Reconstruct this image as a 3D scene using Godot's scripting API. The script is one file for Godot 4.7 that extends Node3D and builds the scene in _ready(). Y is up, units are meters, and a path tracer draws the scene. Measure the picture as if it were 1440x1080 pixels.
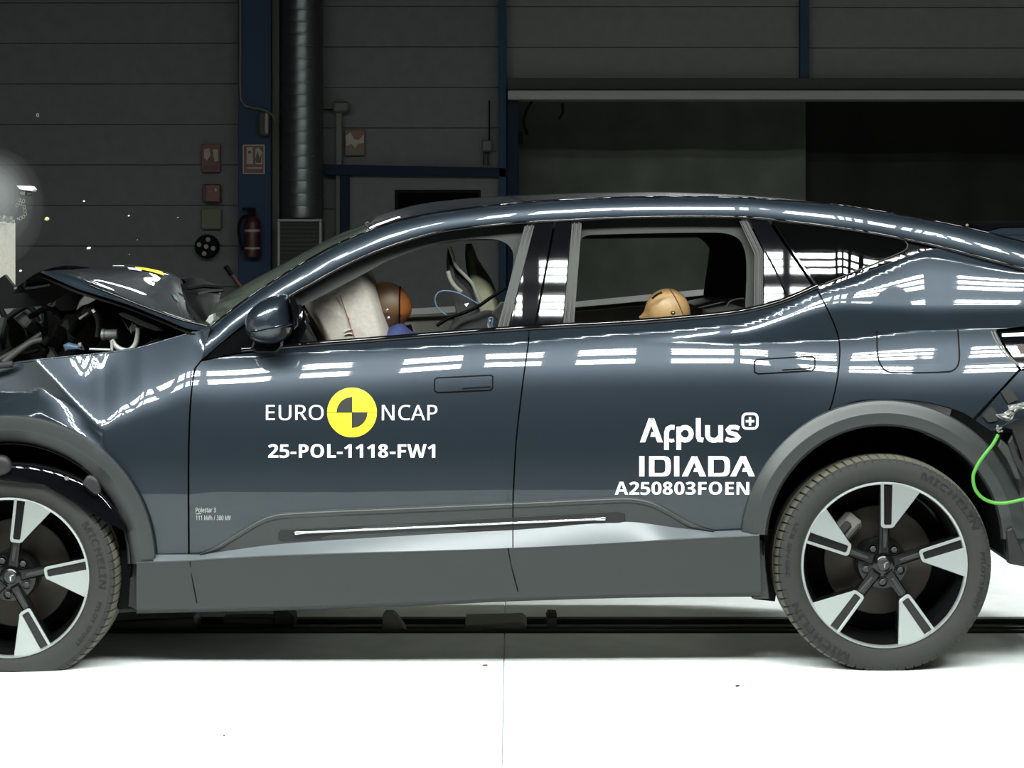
extends Node3D
# Crash test of a dark blue car against a barrier, seen from its side in a test hall. y up, metres.
const F := 3082.5      # focal length in pixels of the 1440 x 1080 frame
const D := 7.5         # camera to the near plane of the car
const CH := 1.52       # camera height
const HV := 320.0      # horizon row
const PX := 411.0      # pixels to a metre on the near plane
const MID := 0.97      # depth of the car's middle plane
var M := {}
var car: Node3D
var ztab := PackedFloat32Array()
const ZU0 := -64.0
const ZUS := 8.0
const ZUN := 200
const ZV0 := 240.0
const ZVS := 1.0
const ZVN := 660

class MB:
	var v := PackedVector3Array()
	var n := PackedVector3Array()
	func tri(a: Vector3, b: Vector3, c: Vector3, na := Vector3.ZERO, nb := Vector3.ZERO, nc := Vector3.ZERO) -> void:
		v.append(a); v.append(b); v.append(c)
		n.append(na); n.append(nb); n.append(nc)
	func quad(a: Vector3, b: Vector3, c: Vector3, d: Vector3) -> void:
		tri(a, b, c); tri(a, c, d)
	func ctri(a: Vector3, b: Vector3, c: Vector3, o: Vector3) -> void:
		if (b - a).cross(c - a).dot((a + b + c) / 3.0 - o) < 0.0: tri(a, c, b)
		else: tri(a, b, c)
	func cquad(a: Vector3, b: Vector3, c: Vector3, d: Vector3, o: Vector3) -> void:
		ctri(a, b, c, o); ctri(a, c, d, o)
	func box(c: Vector3, s: Vector3, bv := 0.0, bs := Basis.IDENTITY) -> void:
		var h := s * 0.5
		var b := minf(bv, minf(h.x, minf(h.y, h.z)) * 0.9)
		var pt := {}
		for sx in [-1, 1]:
			for sy in [-1, 1]:
				for sz in [-1, 1]:
					for k in 3:
						var q := Vector3(sx * h.x, sy * h.y, sz * h.z)
						if k != 0: q.x -= sx * b
						if k != 1: q.y -= sy * b
						if k != 2: q.z -= sz * b
						pt[Vector4i(sx, sy, sz, k)] = c + bs * q
					if b > 0.0:
						ctri(pt[Vector4i(sx, sy, sz, 0)], pt[Vector4i(sx, sy, sz, 1)], pt[Vector4i(sx, sy, sz, 2)], c)
		for s1 in [-1, 1]:
			cquad(pt[Vector4i(s1, -1, -1, 0)], pt[Vector4i(s1, 1, -1, 0)], pt[Vector4i(s1, 1, 1, 0)], pt[Vector4i(s1, -1, 1, 0)], c)
			cquad(pt[Vector4i(-1, s1, -1, 1)], pt[Vector4i(1, s1, -1, 1)], pt[Vector4i(1, s1, 1, 1)], pt[Vector4i(-1, s1, 1, 1)], c)
			cquad(pt[Vector4i(-1, -1, s1, 2)], pt[Vector4i(1, -1, s1, 2)], pt[Vector4i(1, 1, s1, 2)], pt[Vector4i(-1, 1, s1, 2)], c)
			if b > 0.0:
				for s2 in [-1, 1]:
					cquad(pt[Vector4i(s1, s2, -1, 0)], pt[Vector4i(s1, s2, 1, 0)], pt[Vector4i(s1, s2, 1, 1)], pt[Vector4i(s1, s2, -1, 1)], c)
					cquad(pt[Vector4i(s1, -1, s2, 0)], pt[Vector4i(s1, 1, s2, 0)], pt[Vector4i(s1, 1, s2, 2)], pt[Vector4i(s1, -1, s2, 2)], c)
					cquad(pt[Vector4i(-1, s1, s2, 1)], pt[Vector4i(1, s1, s2, 1)], pt[Vector4i(1, s1, s2, 2)], pt[Vector4i(-1, s1, s2, 2)], c)
	func tube(p: Array, r, sides := 8, caps := true, flat := 1.0) -> void:
		var rings := []
		var up := Vector3(0.02, 0.03, 1).normalized()
		for i in p.size():
			var t: Vector3 = (p[mini(i + 1, p.size() - 1)] - p[maxi(i - 1, 0)]).normalized()
			if absf(t.dot(up)) > 0.98: up = Vector3(0.1, 1, 0.05).normalized()
			var x := t.cross(up).normalized()
			var y := x.cross(t).normalized()
			up = y
			var rr: float = r if typeof(r) == TYPE_FLOAT else r[i]
			var ring := PackedVector3Array()
			for k in sides:
				var a := TAU * k / sides
				ring.append(p[i] + (x * cos(a) * flat + y * sin(a)) * rr)
			rings.append(ring)
		for i in p.size() - 1:
			var o: Vector3 = (p[i] + p[i + 1]) * 0.5
			for k in sides:
				var k2 := (k + 1) % sides
				cquad(rings[i][k], rings[i][k2], rings[i + 1][k2], rings[i + 1][k], o)
		if caps:
			for e in [0, p.size() - 1]:
				var o: Vector3 = p[1] if e == 0 else p[e - 1]
				for k in sides: ctri(p[e], rings[e][k], rings[e][(k + 1) % sides], o)
	func lathe(pr: Array, segs: int, o := Vector3.ZERO, bs := Basis.IDENTITY, a0 := 0.0, a1 := TAU) -> void:
		# pr: [radius, along the axis]; the axis is local z; profile runs so that outside lies to its right
		for i in segs:
			var p0 := a0 + (a1 - a0) * i / segs
			var p1 := a0 + (a1 - a0) * (i + 1) / segs
			for j in pr.size() - 1:
				var q := []
				for e in [[p0, j], [p1, j], [p1, j + 1], [p0, j + 1]]:
					q.append(o + bs * Vector3(cos(e[0]) * pr[e[1]][0], sin(e[0]) * pr[e[1]][0], pr[e[1]][1]))
				if pr[j][0] > 1e-6: tri(q[0], q[1], q[2])
				if pr[j + 1][0] > 1e-6: tri(q[0], q[2], q[3])
	func ball(c: Vector3, r: Vector3, nu := 20, nv := 12, bs := Basis.IDENTITY) -> void:
		var pr := []
		for j in nv + 1:
			var a := PI * j / nv
			pr.append([sin(a), cos(a)])
		var first := v.size()
		lathe(pr, nu, Vector3.ZERO)
		for i in range(first, v.size()): v[i] = c + bs * (v[i] * r)
		for i in range(first, v.size(), 3):
			if (v[i + 1] - v[i]).cross(v[i + 2] - v[i]).dot(v[i] - c + v[i + 1] - c) < 0.0:
				var t := v[i + 1]; v[i + 1] = v[i + 2]; v[i + 2] = t
	func loft(rows: Array, flip := false, closed := false) -> void:
		for j in rows.size() - 1:
			var cnt: int = rows[j].size()
			for i in (cnt if closed else cnt - 1):
				var i2 := (i + 1) % cnt
				if flip: quad(rows[j][i], rows[j + 1][i], rows[j + 1][i2], rows[j][i2])
				else: quad(rows[j][i], rows[j][i2], rows[j + 1][i2], rows[j + 1][i])
	func prism(pts: PackedVector2Array, z0: float, z1: float, bv := 0.0) -> void:
		# world xy polygon extruded from z0 (front, larger) back to z1, the front edge chamfered by bv
		var p := pts
		if Geometry2D.is_polygon_clockwise(p): p.reverse()
		var front := p
		if bv > 0.0:
			front = PackedVector2Array()
			var m := p.size()
			for i in m:
				var e0 := (p[i] - p[(i + m - 1) % m]).normalized()
				var e1 := (p[(i + 1) % m] - p[i]).normalized()
				var nn := (Vector2(-e0.y, e0.x) + Vector2(-e1.y, e1.x))
				nn = nn / maxf(0.5, nn.length_squared()) * 2.0
				front.append(p[i] + nn * bv)
		var id := Geometry2D.triangulate_polygon(front)
		if id.is_empty():
			front = p
			id = Geometry2D.triangulate_polygon(front)
		for i in range(0, id.size(), 3):
			var t := [front[id[i]], front[id[i + 1]], front[id[i + 2]]]
			if (t[1] - t[0]).cross(t[2] - t[0]) < 0: t = [t[0], t[2], t[1]]
			tri(Vector3(t[0].x, t[0].y, z0), Vector3(t[1].x, t[1].y, z0), Vector3(t[2].x, t[2].y, z0))
			t = [p[id[i]], p[id[i + 1]], p[id[i + 2]]]
			if (t[1] - t[0]).cross(t[2] - t[0]) < 0: t = [t[0], t[2], t[1]]
			tri(Vector3(t[0].x, t[0].y, z1), Vector3(t[2].x, t[2].y, z1), Vector3(t[1].x, t[1].y, z1))
		for i in p.size():
			var j := (i + 1) % p.size()
			var a := Vector3(p[i].x, p[i].y, z0 - bv)
			var b := Vector3(p[j].x, p[j].y, z0 - bv)
			if bv > 0.0: quad(a, b, Vector3(front[j].x, front[j].y, z0), Vector3(front[i].x, front[i].y, z0))
			quad(Vector3(a.x, a.y, z1), Vector3(b.x, b.y, z1), b, a)
	func move(t: Transform3D, from := 0) -> void:
		for i in range(from, v.size()):
			v[i] = t * v[i]
			if n[i] != Vector3.ZERO: n[i] = (t.basis * n[i]).normalized()
	func mesh(about: Vector3, angle := 40.0) -> ArrayMesh:
		var lim := cos(deg_to_rad(angle))
		var faces := PackedVector3Array()
		var at := {}
		for i in range(0, v.size(), 3):
			var fn := (v[i + 1] - v[i]).cross(v[i + 2] - v[i])
			faces.append(fn)
			if n[i] == Vector3.ZERO:
				for k in 3:
					var key := Vector3i((v[i + k] * 20000.0).round())
					if not at.has(key): at[key] = PackedInt32Array()
					at[key].append(i / 3)
		var ov := PackedVector3Array()
		var on := PackedVector3Array()
		var ix := PackedInt32Array()
		var seen := {}
		for i in range(0, v.size(), 3):
			var f := faces[i / 3]
			if f.length_squared() < 1e-18: continue
			var fu := f.normalized()
			var ids := []
			var sgn := 0.0
			for k in 3:
				var nn := n[i + k]
				if nn == Vector3.ZERO:
					for o in at[Vector3i((v[i + k] * 20000.0).round())]:
						if faces[o].length_squared() > 1e-20 and faces[o].normalized().dot(fu) > lim: nn += faces[o]
					nn = nn.normalized()
				sgn += nn.dot(fu)
				var key := [Vector3i((v[i + k] * 50000.0).round()), Vector3i((nn * 60.0).round())]
				if not seen.has(key):
					seen[key] = ov.size()
					ov.append(v[i + k] - about); on.append(nn)
				ids.append(seen[key])
			if sgn > 0: ix.append_array([ids[0], ids[2], ids[1]])
			else: ix.append_array([ids[0], ids[1], ids[2]])
		var arr := []
		arr.resize(Mesh.ARRAY_MAX)
		arr[Mesh.ARRAY_VERTEX] = ov
		arr[Mesh.ARRAY_NORMAL] = on
		arr[Mesh.ARRAY_INDEX] = ix
		var m := ArrayMesh.new()
		if ix.size(): m.add_surface_from_arrays(Mesh.PRIMITIVE_TRIANGLES, arr)
		return m
	func centre() -> Vector3:
		var b := AABB(v[0], Vector3.ZERO)
		for q in v: b = b.expand(q)
		return b.get_center()

# ---------- naming and placing
func gpos(o: Node) -> Vector3:
	var p := Vector3.ZERO
	while o is Node3D and o != self:
		p += (o as Node3D).position
		o = o.get_parent()
	return p

func obj(called: String, mb: MB, mat: Material, parent: Node = self, angle := 40.0) -> MeshInstance3D:
	var o := MeshInstance3D.new()
	o.name = called
	var c := mb.centre()
	o.mesh = mb.mesh(c, angle)
	o.material_override = mat
	parent.add_child(o, true)
	o.position = c - gpos(parent)
	return o

func tag(o: Node, label: String, category := "", group := "") -> Node:
	o.set_meta("label", label)
	if category: o.set_meta("category", category)
	if group: o.set_meta("group", group)
	return o

func struct(o: Node) -> Node:
	o.set_meta("kind", "structure")
	return o

func thing(called: String, at: Vector3, label: String, category: String, group := "") -> Node3D:
	var o := Node3D.new()
	o.name = called
	add_child(o, true)
	o.position = at
	tag(o, label, category, group)
	return o

func node(called: String, at: Vector3, parent: Node) -> Node3D:
	var o := Node3D.new()
	o.name = called
	parent.add_child(o, true)
	o.position = at - gpos(parent)
	return o

# ---------- measured shapes
func P(u: float, v: float, d: float) -> Vector3:
	var s := (D + d) / F
	return Vector3((u - 720.0) * s, CH - (v - HV) * s, -d)

func PW(pts, d: float) -> PackedVector2Array:      # measured outline to world xy at depth d
	var r := PackedVector2Array()
	for q in pts:
		var w := P(q[0], q[1], d)
		r.append(Vector2(w.x, w.y))
	return r

func flatp(called: String, pts, d0: float, d1: float, mat: Material, parent: Node = self, bv := 0.003) -> MeshInstance3D:
	var mb := MB.new()
	mb.prism(PW(pts, d0), -d0, -d1, bv)
	return obj(called, mb, mat, parent, 30)

func V2(a) -> PackedVector2Array:
	var r := PackedVector2Array()
	for q in a: r.append(Vector2(q[0], q[1]))
	return r

func curve(a, n: int) -> PackedVector2Array:        # smooth curve through points, n samples even in length
	var p := V2(a)
	var dense := PackedVector2Array()
	for i in p.size() - 1:
		var p0 := p[maxi(i - 1, 0)]
		var p3 := p[mini(i + 2, p.size() - 1)]
		var l0 := maxf((p[i] - p0).length(), 0.001)
		var l1 := (p[i + 1] - p[i]).length()
		var l2 := maxf((p3 - p[i + 1]).length(), 0.001)
		var m0 := (p[i + 1] - p0) / (l0 + l1) * l1 if i > 0 else p[1] - p[0]
		var m1 := (p3 - p[i]) / (l1 + l2) * l1 if i < p.size() - 2 else p[i + 1] - p[i]
		for k in 12:
			var t := k / 12.0
			var t2 := t * t
			var t3 := t2 * t
			dense.append(p[i] * (2 * t3 - 3 * t2 + 1) + m0 * (t3 - 2 * t2 + t) + p[i + 1] * (3 * t2 - 2 * t3) + m1 * (t3 - t2))
	dense.append(p[p.size() - 1])
	return even(dense, n)

func even(dense: PackedVector2Array, n: int) -> PackedVector2Array:
	var total := 0.0
	for i in dense.size() - 1: total += dense[i].distance_to(dense[i + 1])
	var r := PackedVector2Array()
	var i := 0
	var run := 0.0
	for k in n:
		var want := total * k / (n - 1)
		while i < dense.size() - 2 and run + dense[i].distance_to(dense[i + 1]) < want:
			run += dense[i].distance_to(dense[i + 1])
			i += 1
		var l := dense[i].distance_to(dense[i + 1])
		r.append(dense[i].lerp(dense[i + 1], clampf((want - run) / maxf(l, 1e-6), 0, 1)))
	return r

func at_u(c: PackedVector2Array, u: float) -> float: # v of a curve at u
	if u <= c[0].x: return c[0].y
	for i in c.size() - 1:
		if u <= c[i + 1].x: return lerpf(c[i].y, c[i + 1].y, (u - c[i].x) / maxf(c[i + 1].x - c[i].x, 1e-6))
	return c[c.size() - 1].y

func join(a: Array) -> PackedVector2Array:
	var r := PackedVector2Array()
	for c in a:
		for q in V2(c):
			if r.is_empty() or r[r.size() - 1].distance_to(q) > 0.3: r.append(q)
	if r[0].distance_to(r[r.size() - 1]) < 0.3: r.remove_at(r.size() - 1)
	return r

# ---------- the body side: depth behind the near plane, from the tilt of the sheet metal at measured stations
const S_U := [-64, 0, 75, 120, 143, 175, 205, 268, 300, 480, 700, 900, 1040, 1180, 1300, 1440, 1540]
const S_V := [
	[497, 502, 506, 510, 514, 518, 524, 532, 545, 556, 580, 630, 700, 860],
	[495, 500, 504, 508, 512, 516, 522, 530, 545, 556, 580, 630, 700, 860],
	[490, 496, 500, 506, 512, 520, 530, 545, 566, 572, 590, 635, 700, 860],
	[480, 495, 510, 522, 528, 533, 540, 555, 583, 590, 602, 640, 700, 860],
	[480, 492, 503, 510, 516, 521, 530, 565, 596, 601, 610, 640, 700, 860],
	[474, 482, 492, 500, 508, 516, 530, 552, 572, 583, 600, 640, 700, 860],
	[470, 478, 484, 492, 500, 510, 520, 535, 551, 567, 590, 640, 700, 860],
	[460, 470, 478, 486, 493, 500, 506, 512, 523, 541, 570, 630, 700, 860],
	[494, 503, 505, 507, 509, 511, 513, 516, 523, 539, 575, 630, 695, 860],
	[470, 493, 494.5, 496, 497, 498, 500, 502, 511, 527, 565, 625, 695, 860],
	[455, 483, 484.5, 485, 486, 487, 488, 490, 498, 513, 552, 620, 690, 860],
	[450, 468, 469.5, 474, 476, 478, 480, 482, 490, 508, 548, 618, 690, 860],
	[440, 457, 458.5, 463, 468, 473, 483, 485, 491, 508, 545, 615, 690, 860],
	[390, 405, 407, 415, 425, 440, 477, 479, 498, 522, 548, 615, 690, 860],
	[350, 361, 363, 385, 428, 445, 464, 466, 490, 525, 560, 615, 690, 860],
	[370, 384, 386, 394, 428, 442, 460, 462, 485, 520, 560, 615, 690, 860],
	[380, 394, 396, 404, 428, 442, 460, 462, 485, 520, 560, 615, 690, 860]]
const S_T := [
	[32, 32, 33, 33, 32, 32, 31, 30, 27.4, 24, 10, 2, -5, -10],
	[32, 32, 33, 33, 32, 32, 31, 30, 27.4, 24, 10, 2, -5, -10],
	[34, 34, 33, 32, 32, 32, 31, 30, 27.5, 23, 8, 1, -5, -10],
	[19, 20, 22.5, 24.5, 26, 28.5, 33, 34, 28.5, 23, 7, 1, -5, -10],
	[22, 23, 24.5, 25.5, 26.5, 29, 33, 34, 28.5, 23, 6, 1, -5, -10],
	[33, 33, 33, 33, 33, 33, 33, 32, 27.8, 24, 8, 1, -5, -10],
	[36, 36, 36, 35, 34, 34, 33, 31, 27.5, 24, 8, 1, -5, -10],
	[36, 36, 36, 35, 34, 34, 33, 32, 27.5, 24, 9, 2, -5, -10],
	[8, 6, 38, 37, 36, 35, 34, 32, 27.5, 24, 9, 2, -5, -10],
	[2, 0, 40, 37, 35, 34, 33, 32, 27.5, 24, 9, 2, -5, -10],
	[2, 0, 40, 37, 35, 34, 33, 32, 27.5, 24, 9, 2, -5, -10],
	[2, 0, 38, 35, 33, 32, 31, 30, 27.5, 24, 9, 2, -5, -10],
	[2, 0, 40, 29, 22, 8, 4, 34, 27.5, 24, 9, 2, -5, -10],
	[3, 3, 34, 26.2, 23, 0, -5, 36, 27.5, 23.8, 12, 2, -5, -10],
	[5, 5, 33, 25.8, 22.7, 2, -6, 36, 27.5, 23.8, 10, 2, -5, -10],
	[5, 5, 33, 25.8, 22.7, 2, -6, 36, 27.5, 23.8, 10, 2, -5, -10],
	[5, 5, 33, 25.8, 22.7, 2, -6, 36, 27.5, 23.8, 10, 2, -5, -10]]

func z_plan(u: float) -> float:
	var t := (u - 760.0) / 720.0
	return 0.012 + 0.045 * t * t

func make_ztab() -> void:
	ztab.resize(ZUN * ZVN)
	for c in ZUN:
		var u := ZU0 + ZUS * c
		var k := 0
		while k < S_U.size() - 2 and u > S_U[k + 1]: k += 1
		var t := clampf((u - S_U[k]) / float(S_U[k + 1] - S_U[k]), 0, 1)
		var t2 := t * t * (3 - 2 * t) * 0.5 + t * 0.5
		var vs := PackedFloat32Array()
		var ts := PackedFloat32Array()
		for i in 14:
			vs.append(lerpf(S_V[k][i], S_V[k + 1][i], t2))
			ts.append(lerpf(S_T[k][i], S_T[k + 1][i], t2))
		var rise := PackedFloat32Array()
		for r in ZVN:
			var v := ZV0 + ZVS * r
			var th := ts[0]
			if v >= vs[13]: th = ts[13]
			else:
				for i in 13:
					if v >= vs[i] and v < vs[i + 1]:
						th = lerpf(ts[i], ts[i + 1], (v - vs[i]) / (vs[i + 1] - vs[i]))
						break
			rise.append(tan(deg_to_rad(th)) * ZVS / PX)
		var ref := int((640.0 - ZV0) / ZVS)
		var z := z_plan(u)
		for r in range(ref, ZVN):
			ztab[c * ZVN + r] = z
			z -= rise[r]
		z = z_plan(u)
		for r in range(ref, -1, -1):
			ztab[c * ZVN + r] = z
			z += rise[r]

func line_side(u: float, v: float, a: Vector2, b: Vector2) -> float:
	return (b - a).normalized().cross(Vector2(u, v) - a)

const FOLD_V := [[-64, 556], [0, 552], [40, 552], [56, 545], [75, 556], [120, 583], [143, 602]]
func dent(u: float, v: float) -> float:           # the fender's fold
	if u > 150.0: return 0.0
	var s := line_side(u, v, Vector2(143, 602), Vector2(56, 508))
	if s > 0.0: return 0.0
	s = -s
	var vf := 552.0
	for i in FOLD_V.size() - 1:
		if u >= FOLD_V[i][0] and u <= FOLD_V[i + 1][0]: vf = lerpf(FOLD_V[i][1], FOLD_V[i + 1][1], (u - FOLD_V[i][0]) / float(FOLD_V[i + 1][0] - FOLD_V[i][0]))
	var d := 0.8 * (s - 3.0 if s > 6.0 else s * s / 12.0) / PX
	d = 0.10 * (1.0 - exp(-d / 0.10))
	if v > vf: d *= clampf(1.0 - (v - vf) / 34.0, 0.0, 1.0)
	return d

func Zs(u: float, v: float) -> float:
	var a := clampf((u - ZU0) / ZUS, 0, ZUN - 1.001)
	var b := clampf((v - ZV0) / ZVS, 0, ZVN - 1.001)
	var i := int(a)
	var j := int(b)
	var fa := a - i
	var fb := b - j
	var q := i * ZVN + j
	var z := lerpf(lerpf(ztab[q], ztab[q + 1], fb), lerpf(ztab[q + ZVN], ztab[q + ZVN + 1], fb), fa)
	return z + dent(u, v) if u < 150.0 else z

var belt: PackedVector2Array
const G_V := [[470, 20.2], [426, 22.6], [368, 25.6], [320, 28.4], [295, 35], [240, 50]]
func Zg(u: float, v: float) -> float:             # the greenhouse, leaning in above the belt
	var vb := at_u(belt, u)
	var z := Zs(u, vb) + 0.006
	var sh := 16.0 * smoothstep(820, 1120, u)
	var x := vb
	while x > v + 0.01:
		var st := minf(6.0, x - v)
		var w := x - st * 0.5 + sh
		var th := 20.6
		if w <= 240: th = 50
		else:
			for i in G_V.size() - 1:
				if w <= G_V[i][0] and w > G_V[i + 1][0]: th = lerpf(G_V[i][1], G_V[i + 1][1], (G_V[i][0] - w) / float(G_V[i][0] - G_V[i + 1][0]))
		z += tan(deg_to_rad(th)) * st / PX
		x -= st
	if v > vb: z -= tan(deg_to_rad(20.6)) * (v - vb) / PX
	return z

func Q(u: float, v: float, mode: int, off: float) -> Vector3:
	return P(u, v, (Zs(u, v) if mode == 0 else Zg(u, v)) + off)

func QN(u: float, v: float, mode: int, off: float) -> Vector3:
	var a := Q(u + 4, v, mode, off) - Q(u - 4, v, mode, off)
	var b := Q(u, v - 0.8, mode, off) - Q(u, v + 0.8, mode, off)
	var nn := a.cross(b).normalized()
	return nn if nn.z > 0 else -nn

# a sheet over the measured outline, following the body side; its edge turns inwards
func panel(called: String, outline: PackedVector2Array, mat: Material, parent: Node, mode := 0, off := 0.0, gap := 1.0, sx := 10.0, sy := 3.0, turn := 0.022) -> MeshInstance3D:
	var poly := outline
	if gap > 0.0:
		var g := Geometry2D.offset_polygon(outline, -gap, Geometry2D.JOIN_MITER)
		if g.size(): poly = g[0]
		for q in g:
			if q.size() > poly.size(): poly = q
	var mb := MB.new()
	var lo := poly[0]
	var hi := poly[0]
	for q in poly:
		lo = lo.min(q); hi = hi.max(q)
	var nx := int(ceil((hi.x - lo.x) / sx)) + 1
	var ny := int(ceil((hi.y - lo.y) / sy)) + 1
	lo -= Vector2(0.013, 0.017)
	var touched := {}
	for i in poly.size():
		var a := poly[i]
		var b := poly[(i + 1) % poly.size()]
		var m := int(ceil(a.distance_to(b) / 0.7)) + 1
		for k in m + 1:
			var q := a.lerp(b, float(k) / m)
			touched[Vector2i(int((q.x - lo.x) / sx), int((q.y - lo.y) / sy))] = true
	var cp := {}
	var cn := {}
	for i in nx:
		for j in ny:
			var x0 := lo.x + i * sx
			var y0 := lo.y + j * sy
			if touched.has(Vector2i(i, j)):
				for piece in Geometry2D.intersect_polygons(PackedVector2Array([Vector2(x0, y0), Vector2(x0 + sx, y0), Vector2(x0 + sx, y0 + sy), Vector2(x0, y0 + sy)]), poly):
					var id := Geometry2D.triangulate_polygon(piece)
					for k in range(0, id.size(), 3):
						var w := []
						for e in 3:
							var q: Vector2 = piece[id[k + e]]
							w.append(Q(q.x, q.y, mode, off)); w.append(QN(q.x, q.y, mode, off))
						mb.tri(w[0], w[2], w[4], w[1], w[3], w[5])
			elif Geometry2D.is_point_in_polygon(Vector2(x0 + sx * 0.5, y0 + sy * 0.5), poly):
				var w := []
				for e in [Vector2i(i, j), Vector2i(i + 1, j), Vector2i(i + 1, j + 1), Vector2i(i, j + 1)]:
					if not cp.has(e):
						cp[e] = Q(lo.x + e.x * sx, lo.y + e.y * sy, mode, off)
						cn[e] = QN(lo.x + e.x * sx, lo.y + e.y * sy, mode, off)
					w.append(e)
				mb.tri(cp[w[0]], cp[w[1]], cp[w[2]], cn[w[0]], cn[w[1]], cn[w[2]])
				mb.tri(cp[w[0]], cp[w[2]], cp[w[3]], cn[w[0]], cn[w[2]], cn[w[3]])
	if turn > 0.0:
		var ring := even(join([poly, [poly[0]]]) if false else closed(poly), maxi(12, int(length_of(poly) / 5.0)))
		var m := ring.size() - 1
		var sgn := 1.0 if Geometry2D.is_polygon_clockwise(poly) else -1.0
		var e0 := []
		var e1 := []
		var e2 := []
		var n0 := []
		var n1 := []
		for i in m:
			var t := (ring[(i + 1) % m] - ring[(i + m - 1) % m]).normalized()
			var o := Vector2(t.y, -t.x) * sgn
			var q := ring[i]
			e0.append(Q(q.x, q.y, mode, off)); n0.append(QN(q.x, q.y, mode, off))
			var q1 := q + o * 0.7
			e1.append(Q(q.x, q.y, mode, off + 0.003) + (P(q1.x, q1.y, 0.1) - P(q.x, q.y, 0.1)))
			n1.append((Vector3(o.x, -o.y, 0.35)).normalized())
			e2.append(e1[i] + Vector3(0, 0, -turn))
		for i in m:
			var j := (i + 1) % m
			mb.tri(e0[i], e0[j], e1[j], n0[i], n0[j], n1[j]); mb.tri(e0[i], e1[j], e1[i], n0[i], n1[j], n1[i])
			mb.tri(e1[i], e1[j], e2[j], n1[i], n1[j], n1[j]); mb.tri(e1[i], e2[j], e2[i], n1[i], n1[j], n1[i])
	return obj(called, mb, mat, parent)

func closed(p: PackedVector2Array) -> PackedVector2Array:
	var r := p.duplicate()
	r.append(p[0])
	return r

func length_of(p: PackedVector2Array) -> float:
	var t := 0.0
	for i in p.size(): t += p[i].distance_to(p[(i + 1) % p.size()])
	return t

# a flat mark laid on the body side: outlines in pixels, many pieces in one mark
func mark(called: String, polys: Array, mat: Material, parent: Node, lift := 0.0012) -> MeshInstance3D:
	var mb := MB.new()
	for pl in polys:
		var p := V2(pl)
		var id := Geometry2D.triangulate_polygon(p)
		for k in range(0, id.size(), 3): lay(mb, p[id[k]], p[id[k + 1]], p[id[k + 2]], lift)
	return obj(called, mb, mat, parent)

func lay(mb: MB, a: Vector2, b: Vector2, c: Vector2, lift: float) -> void:   # a triangle draped on the body side, cut small enough to follow it
	var ab := a.distance_to(b)
	var bc := b.distance_to(c)
	var ca := c.distance_to(a)
	if maxf(ab, maxf(bc, ca)) > 7.0:
		if ab >= bc and ab >= ca:
			lay(mb, a, (a + b) * 0.5, c, lift); lay(mb, (a + b) * 0.5, b, c, lift)
		elif bc >= ca:
			lay(mb, a, b, (b + c) * 0.5, lift); lay(mb, a, (b + c) * 0.5, c, lift)
		else:
			lay(mb, a, b, (c + a) * 0.5, lift); lay(mb, (c + a) * 0.5, b, c, lift)
		return
	mb.tri(Q(a.x, a.y, 0, -lift), Q(b.x, b.y, 0, -lift), Q(c.x, c.y, 0, -lift), QN(a.x, a.y, 0, 0), QN(b.x, b.y, 0, 0), QN(c.x, c.y, 0, 0))

# words set in a font, fitted to a measured rectangle on the body side
func words(called: String, text: String, weight: int, r: Rect2, mat: Material, parent: Node) -> MeshInstance3D:
	var mb := MB.new()
	for w in text_tris(text, weight):
		var q := []
		for e in 3:
			var u: float = r.position.x + w[e].x * r.size.x
			var v: float = r.end.y - w[e].y * r.size.y
			q.append(Vector2(u, v))
		lay(mb, q[0], q[1], q[2], 0.0012)
	return obj(called, mb, mat, parent)

func text_tris(text: String, weight: int) -> Array:   # triangles of a line of text in a unit square
	var f := SystemFont.new()
	f.font_names = PackedStringArray(["Droid Sans"])
	f.font_weight = weight
	var t := TextMesh.new()
	t.font = f
	t.font_size = 64
	t.text = text
	t.depth = 0.0
	t.curve_step = 1.0
	var a := t.get_mesh_arrays()
	var vv: PackedVector3Array = a[Mesh.ARRAY_VERTEX]
	var ii: PackedInt32Array = a[Mesh.ARRAY_INDEX] if a[Mesh.ARRAY_INDEX] != null else PackedInt32Array(range(vv.size()))
	var b := AABB(vv[0], Vector3.ZERO)
	for q in vv: b = b.expand(q)
	var out := []
	for i in range(0, ii.size(), 3):
		var tr := []
		for e in 3:
			var q := vv[ii[i + e]]
			tr.append(Vector2((q.x - b.position.x) / b.size.x, (q.y - b.position.y) / b.size.y))
		if absf((tr[1] - tr[0]).cross(tr[2] - tr[0])) > 1e-9: out.append(tr)
	return out

func stroke(pts, w: float) -> Array:                  # a pen line as joined quads
	var p := V2(pts)
	var out := []
	var l := []
	var r := []
	for i in p.size():
		var d0 := (p[i] - p[maxi(i - 1, 0)]).normalized() if i > 0 else (p[1] - p[0]).normalized()
		var d1 := (p[mini(i + 1, p.size() - 1)] - p[i]).normalized() if i < p.size() - 1 else d0
		var t := (d0 + d1).normalized()
		var o := Vector2(-t.y, t.x) * w * 0.5 / maxf(0.5, t.dot(d0))
		l.append(p[i] + o); r.append(p[i] - o)
	for i in p.size() - 1: out.append([l[i], l[i + 1], r[i + 1], r[i]])
	return out

func arc(cx: float, cy: float, rx: float, ry: float, a0: float, a1: float, n := 12) -> Array:
	var out := []
	for i in n + 1:
		var a := deg_to_rad(lerpf(a0, a1, float(i) / n))
		out.append([cx + rx * cos(a), cy - ry * sin(a)])
	return out

func mat(c: Color, rough := 0.6, metal := 0.0) -> StandardMaterial3D:
	var m := StandardMaterial3D.new()
	m.albedo_color = c
	m.roughness = rough
	m.metallic = metal
	return m

func c8(r: float, g: float, b: float) -> Color: return Color(r / 255.0, g / 255.0, b / 255.0)

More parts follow.
